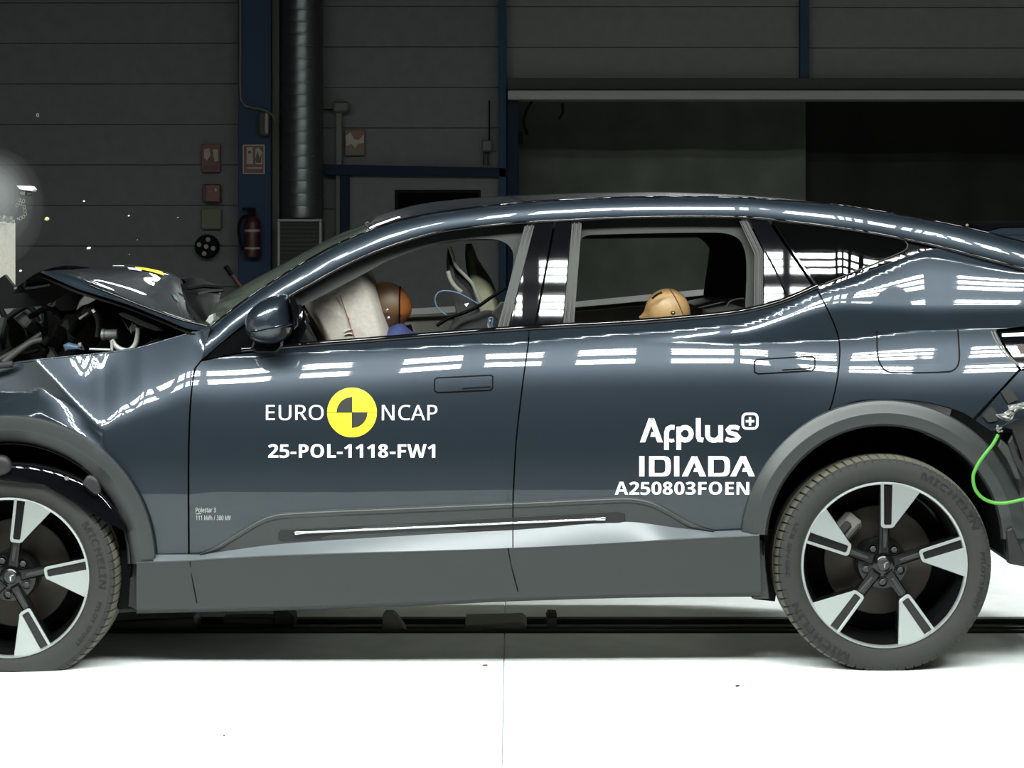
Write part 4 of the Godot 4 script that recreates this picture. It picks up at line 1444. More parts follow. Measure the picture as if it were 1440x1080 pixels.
# ---------- the crumpled front
func front_wreck() -> void:
	var fd := node("front_fender", P(200, 780, 0.1), car)
	var top := curve([[-62, 520], [0, 513], [55, 505], [130, 497.5], [190, 489.5], [236, 477], [288, 462], [297, 459.5]], 50)
	var arc_f := curve([[218, 786], [207, 752], [185, 699], [150, 649], [100, 609], [58, 591], [0, 586], [-62, 592]], 40)
	panel("fender_skin", join([top, [[284, 505], [273, 519]], curve([[273, 519], [267, 570], [264.5, 650], [265, 780]], 16), [[219, 781]], arc_f]), M.paint, fd, 0, 0.0, 0.6, 6, 3)
	var path := []
	for q in top: path.append(Q(q.x, q.y + 1.0, 0, 0.003))
	var mb := MB.new()
	mb.tube(path, 0.005, 8)
	obj("fender_edge", mb, M.paint, fd, 60)
	# bonnet, bent up in the middle
	var bn := node("bonnet", P(170, 460, 0.5), car)
	var n := 50
	var rows := []
	var data := [
		[[[58, 382], [80, 392], [110, 405], [180, 427], [230, 447], [268, 462], [292, 462]], 0.17],
		[[[58, 381], [85, 387.5], [110, 396], [150, 411], [200, 431], [250, 449], [291, 459.5]], 0.19],
		[[[59, 380.5], [90, 383], [115, 390], [155, 404], [205, 424], [250, 444], [288, 458]], 0.27],
		[[[60, 380], [95, 378.5], [120, 380.5], [165, 389.5], [213, 405.5], [248, 425], [271, 444]], 0.55],
		[[[61, 379.5], [95, 378], [120, 377.5], [162, 379.5], [207, 387], [240, 400.5], [257.5, 415]], 0.78],
		[[[62, 379], [90, 378], [120, 377], [160, 374.5], [200, 376], [235, 383], [255, 392]], 0.97]]
	for e in data:
		var row := PackedVector3Array()
		for q in curve(e[0], n): row.append(P(q.x, q.y, e[1]))
		rows.append(row)
	for k in [4, 3, 2, 0]:
		var row := PackedVector3Array()
		for q in rows[k]: row.append(Vector3(q.x, q.y + 0.0, -(2 * MID + q.z)))
		rows.append(row)
	var fine := resample_rows(rows, 6)
	mb = MB.new()
	mb.loft(fine)
	obj("bonnet_skin", mb, M.paint, bn, 55)
	mb = MB.new()
	var under := []
	for r in fine:
		var q := PackedVector3Array()
		for e in r: q.append(e + Vector3(0, -0.02, 0))
		under.append(q)
	mb.loft(under, true)
	obj("bonnet_liner", mb, M.black, bn, 55)
	mb = MB.new()
	mb.tube(Array(rows[0]), 0.004, 6)
	obj("bonnet_hem", mb, M.paint, bn)
	mb = MB.new()
	var crease := []
	for q in Array(rows[1]).slice(14): crease.append(q + Vector3(0, 0.002, 0.003))
	mb.tube(crease, 0.0035, 8)
	obj("bonnet_crease", mb, M.gloss, bn, 60)
	# its folded down nose
	mb = MB.new()
	var nose := []
	for e in [[58, 381, 0.0], [48, 386, 0.0], [36, 394, 0.0], [24, 404, 0.0], [20, 413, 0.02]]:
		var row := PackedVector3Array()
		for k in 9:
			var w := P(e[0], e[1], 0.17 + e[2])
			row.append(Vector3(w.x, w.y + 0.012 * sin(k * 0.8), -0.17 - e[2] - k * 0.2))
		nose.append(row)
	mb.loft(nose, true)
	obj("bonnet_nose", mb, M.paint, bn, 55)
	# marks on top of the bonnet
	for e in [["yellow_mark", 0.66, 0.86, 26.6, 28.6, M.yellow], ["white_mark", 0.50, 0.58, 28.4, 29.8, M.white], ["white_mark", 0.60, 0.69, 25.4, 27.2, M.white], ["black_mark", 0.63, 0.66, 25.9, 26.6, M.ink], ["green_mark", 0.86, 0.90, 18.6, 20.4, M.green_dot]]:
		var gr := []
		for j in 5:
			var row := PackedVector3Array()
			var t := lerpf(e[3], e[4], j / 4.0)
			var j0 := int(t)
			for i in 9:
				var s: float = lerpf(e[1], e[2], i / 8.0) * (n - 1)
				var i0 := int(s)
				var w: Vector3 = fine[j0][i0].lerp(fine[j0][i0 + 1], s - i0).lerp(fine[j0 + 1][i0].lerp(fine[j0 + 1][i0 + 1], s - i0), t - j0)
				row.append(w + Vector3(0, 0.0035, 0.0015))
			gr.append(row)
		mb = MB.new()
		mb.loft(gr)
		obj(e[0], mb, e[5], bn)
	# cowl behind the bonnet
	var cowl := []
	for e in [[[256, 393], [275, 391], [300, 399], [312, 408]], [[262, 420], [280, 418], [300, 424], [306, 428]], [[285, 452], [290, 446], [296, 446], [300, 448]]]:
		cowl.append(e)
	mb = MB.new()
	var cr := []
	for k in 3:
		var row := PackedVector3Array()
		for q in curve(cowl[k], 16): row.append(P(q.x, q.y, [1.1, 0.75, 0.28][k]))
		cr.append(row)
	mb.loft(resample_rows([cr[2], cr[1], cr[0]], 5))
	obj("cowl", mb, M.black, car, 55)
	for k in 2:
		mb = MB.new()
		mb.tube([P(262 + k * 14, 405 + k * 9, 0.8), P(285 + k * 8, 402 + k * 8, 0.9), P(312, 404 + k * 4, 1.0)], 0.009, 6)
		obj("wiper", mb, M.black, car)
	# corner at the foot of the windscreen
	flatp("cowl_corner", [[289, 452], [294, 444], [300, 441], [301, 450], [296, 457]], 0.22, 0.28, M.alu, car)
	# what shows of the engine bay
	var eb := node("engine_bay", P(150, 520, 0.6), car)
	flatp("bulkhead", [[-64, 400], [24, 410], [58, 388], [110, 412], [262, 466], [285, 470], [287, 560], [-64, 560]], 1.15, 1.2, M.liner, eb, 0.0)
	flatp("crushed_grille", [[-64, 393], [0, 391], [6, 386.5], [13, 395], [21, 404.5], [58, 385], [104, 406], [60, 430], [-64, 440]], 0.36, 0.40, M.black, eb, 0.0)
	flatp("strut_plate", [[107, 436], [111, 424], [121.5, 411], [138, 418.5], [124, 427], [114, 430]], 0.30, 0.32, M.alu, eb, 0.004)
	flatp("strut_fold", [[110, 447], [123, 438.5], [124.5, 440.5], [112, 450]], 0.31, 0.33, M.alu, eb, 0.002)
	tubep("hose", [[118, 444], [128, 434], [138, 444], [141, 458], [139, 474]], 0.4, 0.016, M.dark, eb)
	tubep("hose", [[100, 470], [112, 455], [124, 450], [132, 462]], 0.45, 0.02, M.black, eb)
	tubep("motor_shaft", [[146, 470.5], [165, 470]], 0.34, 0.018, M.alu, eb)
	tubep("motor_shaft", [[143, 470.5], [147, 470.5]], 0.34, 0.021, M.alu, eb)
	tubep("yoke", [[157, 478], [163, 487], [172, 492], [182, 492.5], [190, 485], [194, 470], [194, 461]], 0.28, 0.0095, M.alu, eb)
	tubep("yoke", [[181, 493], [183, 496]], 0.28, 0.014, M.alu, eb)
	tubep("strut_rod", [[157, 479], [157.5, 499]], 0.27, 0.005, M.alu, eb)
	flatp("strut_top", [[181, 462], [186, 453], [192, 455], [197, 461], [190, 467], [184, 470]], 0.30, 0.38, M.steel, eb, 0.006)
	flatp("hinge_arm", [[166, 441], [170, 438], [181, 441], [206, 452], [224, 459], [230, 465], [219, 466], [195, 457], [186, 452], [172, 446]], 0.24, 0.27, M.trim, eb, 0.004)
	flatp("hinge_link", [[255, 459.5], [262, 462], [271, 464.5], [270, 467.5], [262, 466]], 0.2, 0.24, M.pale, eb, 0.002)
	flatp("inner_wing", [[196, 488], [225, 474], [236, 480], [255, 472], [250, 480], [200, 494]], 0.3, 0.33, M.dark, eb, 0.003)
	flatp("firewall_rib", [[202, 462], [232, 466], [262, 468], [240, 474], [215, 480]], 0.5, 0.55, M.liner, eb, 0.003)
	pillow("coolant_bottle", V2([[89, 485], [96, 481.5], [108, 484.5], [116, 485.5], [119, 492], [92, 494]]), 0.34, 0.03, 0.03, M.cable_blue, eb)
	tubep("bottle_cap", [[111, 486], [115, 485]], 0.32, 0.010, M.pale, eb)
	tubep("pipe", [[126, 491], [155, 492]], 0.26, 0.0045, M.alu, eb)
	tubep("pipe", [[189, 492.5], [207, 491.5]], 0.24, 0.003, M.alu, eb)
	tubep("bolt", [[130, 423 + 12], [133, 439]], 0.28, 0.006, M.white, eb)
	flatp("lamp_shard", [[28, 427], [36, 426.5], [38, 423], [43, 421], [46, 420], [48, 426], [40, 427.5], [30, 429]], 0.4, 0.41, M.steel, eb, 0.002)
	pillow("lamp_bulb", curve([[66, 424], [70, 420], [75, 421], [76, 426], [72, 431], [67, 429], [66, 424]], 14), 0.42, 0.02, 0.02, M.cable_blue, eb)
	flatp("bulb_shield", [[71, 431], [76, 424], [79, 423], [78, 428], [74, 432]], 0.40, 0.41, M.pale, eb, 0.001)
	tubep("brace", [[-30, 520], [20, 496], [60, 470]], 0.45, 0.014, M.dark, eb)
	tubep("brace", [[5, 510], [44, 482], [60, 478]], 0.40, 0.012, M.trim_dark, eb)
	tubep("tube_guard", [[20, 406], [45, 404], [70, 400]], 0.35, 0.006, M.trim_dark, eb)
	var rng := RandomNumberGenerator.new()
	rng.seed = 77
	for k in 22:
		var u := rng.randf_range(-30, 150)
		var v := rng.randf_range(428, 500)
		mb = MB.new()
		if k % 3 == 0:
			tubep("wire_loom", [[u, v], [u + rng.randf_range(15, 30), v + rng.randf_range(-18, 12)], [u + rng.randf_range(30, 55), v + rng.randf_range(-10, 20)]], rng.randf_range(0.5, 0.8), rng.randf_range(0.006, 0.016), M.black, eb)
		else:
			mb.box(P(u, v, rng.randf_range(0.6, 1.0)), Vector3(rng.randf_range(0.05, 0.16), rng.randf_range(0.04, 0.12), 0.12), 0.008, Basis.from_euler(Vector3(rng.randf(), rng.randf(), rng.randf_range(-0.8, 0.8))))
			obj("engine_module", mb, M.black if k % 2 else M.dark, eb)
	tubep("sill_rail", [[-62, 520], [-20, 516], [18, 512]], 0.16, 0.012, M.trim, eb)
	# shredded liner and gloss piece inside the front arch
	var wl := node("arch_debris", P(60, 690, 0.1), car)
	pillow("torn_liner", curve([[-62, 640], [0, 648], [50, 652], [95, 664], [140, 690], [176, 735], [182, 750], [160, 728], [110, 692], [60, 676], [0, 671], [-62, 668], [-62, 640]], 60), 0.02, 0.03, 0.10, M.gloss, wl)
	pillow("torn_felt", curve([[-30, 645], [5, 640], [16, 650], [15, 662], [0, 669], [-30, 668], [-30, 645]], 24), -0.01, 0.02, 0.05, M.dark, wl)
	pillow("torn_felt", curve([[115, 680], [124, 668], [136, 672], [142, 690], [136, 696], [115, 680]], 20), -0.02, 0.012, 0.02, M.dark, wl)
	mb = MB.new()
	mb.ball(P(94, 673, -0.02), Vector3(0.009, 0.007, 0.006), 12, 8)
	obj("clip", mb, M.pale, wl)

func tubep(called: String, pts: Array, d: float, r: float, m: Material, parent: Node, sides := 8) -> void:
	var path := []
	for q in curve(pts, maxi(2, pts.size() * 5)): path.append(P(q.x, q.y, d))
	var mb := MB.new()
	mb.tube(path, r, sides)
	obj(called, mb, m, parent, 60)

func resample_rows(rows: Array, k: int) -> Array:     # smooth rows between the given ones
	var out := []
	for j in rows.size() - 1:
		for s in (k if j < rows.size() - 2 else k + 1):
			var t := float(s) / k
			var r0: PackedVector3Array = rows[maxi(j - 1, 0)]
			var r1: PackedVector3Array = rows[j]
			var r2: PackedVector3Array = rows[j + 1]
			var r3: PackedVector3Array = rows[mini(j + 2, rows.size() - 1)]
			var row := PackedVector3Array()
			for i in r1.size(): row.append(r1[i].cubic_interpolate_in_time(r2[i], r0[i], r3[i], t, (r2[i] - r1[i]).length() + 1e-4, -(r1[i] - r0[i]).length() - 1e-4, (r2[i] - r1[i]).length() + (r3[i] - r2[i]).length() + 1e-3))
			out.append(row)
	return out

# ---------- what shows through the windows
func inside() -> void:
	# floor pan, bulkhead and the far side, so that light enters only through the openings
	var mb := MB.new()
	mb.box(Vector3(-0.02, 0.31, -MID), Vector3(1.74, 0.04, 1.66), 0.01)
	mb.box(Vector3(1.45, 0.42, -MID), Vector3(0.9, 0.06, 1.1), 0.01)
	obj("floor_pan", mb, M.pan, car)
	mb = MB.new()
	mb.box(Vector3(-1.75, 0.27, -MID), Vector3(1.8, 0.05, 1.2), 0.01)
	mb.box(Vector3(-1.55, 0.55, -MID), Vector3(1.1, 0.5, 0.9), 0.06)
	obj("motor_tray", mb, M.clad, car)
	flatp("far_door_skin", [[215, 520], [330, 478], [740, 448], [1040, 432], [1230, 400], [1230, 560], [1180, 670], [1000, 702], [300, 706], [240, 680]], 1.88, 1.91, M.paint, car, 0.002)
	flatp("far_sill_trim", [[380, 444], [545, 445.5], [632, 441], [808, 434.5], [905, 425], [990, 417], [1060, 412], [1090, 440], [1050, 560], [380, 560]], 1.62, 1.70, M.door_trim, car, 0.004)
	mb = MB.new()
	var path := []
	for q in [[480, 449], [545, 446.5], [632, 442.5], [720, 438]]: path.append(P(q[0], q[1], 1.60))
	mb.tube(path, 0.007, 6)
	path = []
	for q in [[790, 437], [850, 432], [905, 427], [992, 418.5]]: path.append(P(q[0], q[1], 1.60))
	var mb2 := MB.new()
	mb2.tube(path, 0.011, 6)
	obj("far_sill_edge", mb, M.pale, car, 60)
	var ledge := MB.new()
	var in_row := PackedVector3Array()
	var out_row := PackedVector3Array()
	for q in [[380, 444], [545, 445.5], [632, 441], [808, 434.5], [905, 425], [990, 417], [1060, 412]]:
		var w := P(q[0], q[1], 1.60)
		in_row.append(w + Vector3(0, 0.004, 0)); out_row.append(w + Vector3(0, 0.02, -0.28))
	ledge.loft([in_row, out_row])
	obj("far_sill_ledge", ledge, M.pale, car)
	obj("far_sill_edge", mb2, M.pale, car, 60)
	flatp("far_pillar", [[745, 330], [800, 330], [785, 440], [745, 442]], 1.58, 1.66, M.inner, car, 0.004)
	flatp("far_pillar", [[978, 326], [990, 337], [1000, 349], [996, 385], [991, 420], [1100, 420], [1180, 340], [1100, 318]], 1.56, 1.64, M.cloth, car, 0.004)
	flatp("far_pillar", [[380, 430], [520, 342], [545, 336], [560, 340], [430, 446]], 1.58, 1.66, M.inner, car, 0.004)
	flatp("far_header", [[520, 348], [560, 330], [640, 322], [1000, 318], [1100, 325], [1100, 334], [1000, 334], [650, 338], [560, 352]], 1.56, 1.64, M.inner, car, 0.004)
	flatp("dashboard", [[300, 455], [360, 447], [408, 442], [424, 452], [440, 480], [440, 560], [300, 560]], 0.22, 1.6, M.dark, car, 0.01)
	flatp("rear_bench", [[1000, 440], [1040, 432], [1068, 440], [1070, 560], [1000, 560]], 0.3, 1.5, M.cloth, car, 0.02)
	tubep("grab_loop", [[1022, 432], [1026, 425], [1036, 421], [1046, 420]], 0.5, 0.004, M.trim, car)
	tubep("seat_edge", [[980, 330], [991, 338], [1000, 350], [997, 372], [991, 414]], 1.52, 0.006, M.trim, car)
	# seats
	var st := node("front_seat", P(670, 560, 0.5), car)
	pillow("seat_back", curve([[630, 347], [636, 352], [641, 374], [652, 385], [664, 398], [671, 414], [678, 436], [694, 470], [704, 560], [612, 560], [622, 480], [640, 445], [640, 418], [632, 392], [628, 366], [630, 347]], 60), 0.62, 0.24, 0.24, M.cloth, st, 0.25)
	tubep("piping", [[632, 347], [636, 358], [641, 374], [652, 386], [664, 399], [671, 415], [677, 431]], 0.40, 0.0065, M.pale, st)
	tubep("side_bolster", [[630, 381], [634, 394], [641, 404], [649, 411]], 0.34, 0.008, M.pale, st)
	pillow("cushion", curve([[632, 462], [648, 446], [668, 441], [684, 436], [700, 440], [712, 470], [720, 520], [630, 520], [632, 462]], 40), 0.42, 0.10, 0.1, M.cloth, st, 0.4)
	flatp("seat_back_corner", [[674, 413.5], [698, 416.5], [679, 428]], 0.5, 0.53, M.pale, st, 0.004)
	var s2 := node("front_seat", P(690, 560, 1.3), car)
	pillow("seat_back", curve([[655, 343], [664, 343], [668, 358], [680, 377], [692, 396], [699, 416], [712, 470], [720, 540], [660, 540], [672, 430], [668, 405], [658, 385], [654, 362], [655, 343]], 60), 0.60, 0.14, 0.4, M.olive, s2, 0.3)
	tubep("piping", [[658, 349], [658.5, 362], [657, 378]], 1.12, 0.006, M.pale, s2)
	flatp("pillar_foot", [[692, 440], [704, 425], [712, 425], [702, 468], [690, 468]], 0.36, 0.40, M.inner, car, 0.004)
	var mb3 := MB.new()
	path = []
	for q in curve([[712, 404], [700, 412], [688, 420], [672, 431], [652, 440], [632, 447], [614, 458]], 24): path.append(P(q.x, q.y, 0.30))
	mb3.tube(path, 0.016, 8, true, 0.4)
	obj("seat_belt", mb3, M.black, car, 60)
	tubep("belt_buckle", [[690, 450], [687, 455], [688, 464]], 0.3, 0.004, M.alu, car)
	# inflated cushion and the wheel it came out of
	var ab := pillow("airbag", curve([[424, 410], [470, 390], [515, 372], [523, 384], [534, 411], [544, 442], [552, 473], [556, 505], [510, 512], [475, 505], [459, 478], [444, 451], [430, 429], [424, 410]], 70), 0.52, 0.20, 0.22, M.bag, car, 0.28)
	tubep("seam", [[478, 415], [484, 432], [490, 450], [495, 466], [499, 476]], 0.314, 0.0018, M.orange, ab, 6)
	tubep("crease", [[484, 467], [490, 464], [496, 463]], 0.318, 0.003, M.bag, ab, 6)
	tubep("crease", [[484, 471], [491, 469], [497, 470]], 0.318, 0.003, M.bag, ab, 6)
	mb3 = MB.new()
	path = []
	var wc := P(442, 470, 0.52)
	var ax := Vector3(0.42, 0.9, 0).normalized()
	for k in 33:
		var a := TAU * k / 32.0
		path.append(wc + (Vector3(-ax.x, ax.y, 0) * cos(a) + Vector3(0, 0, 1) * sin(a)) * 0.17)
	mb3.tube(path, 0.016, 10, false)
	obj("steering_wheel", mb3, M.trim, car, 60)
	# black fill of the boot side behind the quarter glass
	flatp("boot_trim", [[1095, 300], [1300, 326], [1460, 370], [1460, 560], [1080, 560], [1080, 330]], 0.55, 0.60, M.black, car, 0.0)
	dummies()

func dummies() -> void:
	var d1 := thing("crash_dummy", P(560, 620, 0.5), "crash dummy in blue shirt, its brown and orange head pressed into the pale airbag", "dummy")
	head(d1, Vector2(540, 436), 0.5, 39, 40, 563.0, M.brown, M.orange)
	for q in [[544.5, 436], [546.5, 447]]:
		var b := MB.new()
		b.ball(P(q[0], q[1], 0.402), Vector3(0.006, 0.006, 0.004), 10, 8)
		obj("head_bolt", b, M.silver, d1)
	var mb := MB.new()
	mb.tube([P(556, 462, 0.5), P(566, 500, 0.5)], 0.06, 16)
	obj("neck", mb, M.black, d1, 60)
	pillow("torso", curve([[540, 465], [562, 452], [590, 474], [640, 500], [650, 620], [540, 625], [520, 520], [540, 465]], 40), 0.5, 0.19, 0.19, M.blue_cloth, d1, 0.35)
	# hand near the rim of the wheel
	for k in 4: tubep("finger", [[398 + k * 8, 490], [400 + k * 7.5, 480 - k * 0.6], [406 + k * 6.5, 474 + k], [412 + k * 5, 477 + k]], 0.30 + 0.012 * k, 0.0075, M.skin, d1)
	tubep("forearm", [[412, 487], [470, 500], [540, 530]], 0.34, 0.034, M.skin, d1, 12)
	var d2 := thing("crash_dummy", P(940, 620, 0.6), "small tan crash dummy head showing above the sill of the rear door window", "dummy")
	head(d2, Vector2(938.5, 441), 0.55, 32.5, 35.5, 10000.0, M.skin, M.skin)
	tubep("skull_seam", [[941, 405.5], [947, 414], [954, 427], [960, 441], [963, 452]], 0.468, 0.0022, M.brown, d2, 6)
	tubep("head_stripe", [[917, 420], [923, 415], [931, 411]], 0.476, 0.004, M.black, d2, 6)
	var b2 := MB.new()
	b2.ball(P(946.5, 440, 0.455), Vector3(0.009, 0.008, 0.006), 12, 8)
	obj("head_bolt", b2, M.ink, d2)
	b2 = MB.new()
	b2.ball(P(946.5, 440, 0.449), Vector3(0.0035, 0.0035, 0.003), 10, 8)
	obj("bolt_tip", b2, M.silver, d2)
	mb = MB.new()
	mb.tube([P(942, 465, 0.55), P(946, 500, 0.55)], 0.05, 16)
	obj("neck", mb, M.black, d2, 60)
	pillow("torso", curve([[915, 490], [960, 484], [1000, 520], [1000, 620], [905, 620], [905, 520], [915, 490]], 40), 0.55, 0.15, 0.15, M.blue_cloth, d2, 0.4)

# a dummy's head facing left: rounded skull, brow, nose and chin; the back of the skull is a cap beyond the seam
func head(d: Node3D, c: Vector2, depth: float, rx: float, ry: float, seam: float, m: Material, cap_m: Material) -> void:
	var s := (D + depth) / F
	var o := P(c.x, c.y, depth)
	var sk := MB.new()
	var cp := MB.new()
	var rows := []
	for j in 25:
		var a := PI * j / 24.0
		var row := PackedVector3Array()
		for i in 32:
			var b := TAU * i / 32.0
			var q := Vector3(sin(a) * cos(b), cos(a), sin(a) * sin(b))
			var p := Vector3(q.x * rx, q.y * ry, q.z * rx * 0.80)
			if q.y < -0.1: 
				p.x = p.x * (1.0 + 0.35 * (q.y + 0.1)) - 6.0 * (-q.y - 0.1)
				p.z *= 1.0 + 0.45 * (q.y + 0.1)
			var f := exp(-pow((q.y + 0.18) / 0.16, 2.0)) * exp(-pow(q.z / 0.16, 2.0)) * (1.0 if q.x < 0 else 0.0)
			p.x -= 9.0 * f
			p.x += 3.0 * exp(-pow((q.y - 0.05) / 0.1, 2.0)) * exp(-pow((absf(q.z) - 0.35) / 0.15, 2.0)) * (1.0 if q.x < 0 else 0.0)
			row.append(o + p * s)
		rows.append(row)
	var sx := P(seam, c.y, depth).x
	for j in 24:
		for i in 32:
			var i2 := (i + 1) % 32
			var mx: float = (rows[j][i].x + rows[j + 1][i2].x) * 0.5
			var t := cp if mx > sx else sk
			t.ctri(rows[j][i], rows[j][i2], rows[j + 1][i2], o)
			t.ctri(rows[j][i], rows[j + 1][i2], rows[j + 1][i], o)
	obj("head", sk, m, d, 60)
	if cp.v.size():
		obj("skull_cap", cp, cap_m, d, 60)
		var path := []
		for k in 25:
			var a := TAU * k / 24.0
			var x := (seam - c.x) / rx
			var r := sqrt(maxf(0.0, 1.0 - x * x))
			path.append(o + Vector3(x * rx, cos(a) * r * ry * 1.02, sin(a) * r * rx * 0.82) * s)
		var mb := MB.new()
		mb.tube(path, 0.003, 6, false)
		obj("skull_seam", mb, M.black, d)

# ---------- tail
func rear_end() -> void:
	var tl := node("tail_light", P(1440, 520, 0.1), car)
	panel("lamp_body", V2([[1404, 467], [1440, 463], [1500, 460], [1500, 518], [1436, 519], [1416, 489]]), M.gloss, tl, 0, 0.012, 0.0, 8, 4, 0.02)
	mark("clear_bar", [[[1409, 469], [1500, 464.5], [1500, 471], [1409, 473.5]]], M.white, tl, -0.010)
	mark("red_lens", [[[1430, 485.5], [1500, 482], [1500, 495], [1436, 497.5]]], M.red, tl, -0.010)
	for off in [0.0, 4.0]:
		var path := []
		for q in curve([[1394 + off, 466], [1401 + off, 481], [1414 + off, 499], [1432 + off * 0.3, 514]], 18): path.append(Q(q.x, q.y, 0, 0.0))
		var mb := MB.new()
		mb.tube(path, 0.0028, 6)
		obj("lamp_edge", mb, M.pale, tl)
	var bp := node("rear_bumper", P(1440, 790, 0.1), car)
	panel("bumper_skin", join([[[1434.5, 521.5], [1500, 512], [1500, 606], [1430, 606], [1402, 612], [1371, 591.5], [1402, 556]]]), M.paint, bp, 0, 0.004, 0.6, 8, 4)
	flatp("torn_shell", [[1398, 606], [1412, 600], [1424, 604], [1436, 640], [1448, 690], [1500, 690], [1500, 600], [1430, 590]], 0.02, 0.05, M.dark, bp, 0.004)
	flatp("bumper_lower", [[1424, 640], [1440, 600], [1500, 596], [1500, 800], [1440, 796], [1418, 790], [1421, 770], [1431, 745], [1432, 690]], 0.05, 0.4, M.clad_dark, bp, 0.006)
	flatp("torn_strip", [[1408, 618], [1420, 628], [1430, 650], [1436, 676], [1428, 672], [1418, 648], [1404, 628]], 0.0, 0.02, M.clad_dark, bp, 0.004)
	flatp("torn_strip", [[1424, 612], [1432, 640], [1446, 662], [1450, 676], [1440, 672], [1426, 648], [1418, 622]], -0.01, 0.01, M.dark, bp, 0.004)
	flatp("bumper_flap", [[1416, 746], [1424, 742], [1445, 790], [1440, 797], [1420, 793]], 0.0, 0.05, M.dark, bp, 0.004)
	# round the back, from side to side
	for e in [["tailgate", 386.0, 604.0, M.paint, 0.20], ["bumper_back", 598.0, 798.0, M.clad_dark, 0.24]]:
		var rows := []
		for j in 15:
			var v := lerpf(e[1], e[2], j / 14.0)
			var w := P(1499, v, Zs(1499, v) + (0.01 if j else 0.02))
			var row := PackedVector3Array()
			for i in 25:
				var t := i / 24.0
				row.append(Vector3(w.x + e[4] * (1.0 - pow(absf(2 * t - 1), 3.0)) - 0.06 * sin(j / 14.0 * PI), w.y, -lerpf(-w.z, 2 * MID + w.z, t)))
			rows.append(row)
		var back := MB.new()
		back.loft(rows, true)
		obj(e[0], back, e[3], car, 60)
	var sp := node("spoiler", P(1440, 330, 0.9), car)
	flatp("wing", [[1362, 316.5], [1390, 312], [1430, 310.5], [1520, 311], [1520, 319], [1408, 321], [1388, 326], [1382, 324]], 0.36, 1.5, M.gloss, sp, 0.006)
	flatp("wing_side", [[1388, 326], [1408, 321], [1520, 319], [1520, 334], [1440, 330], [1396, 330]], 0.33, 1.55, M.paint, sp, 0.01)
	flatp("hatch_side", [[1394, 331], [1440, 331], [1520, 335], [1520, 380], [1460, 366], [1412, 352]], 0.30, 1.6, M.paint, sp, 0.01)

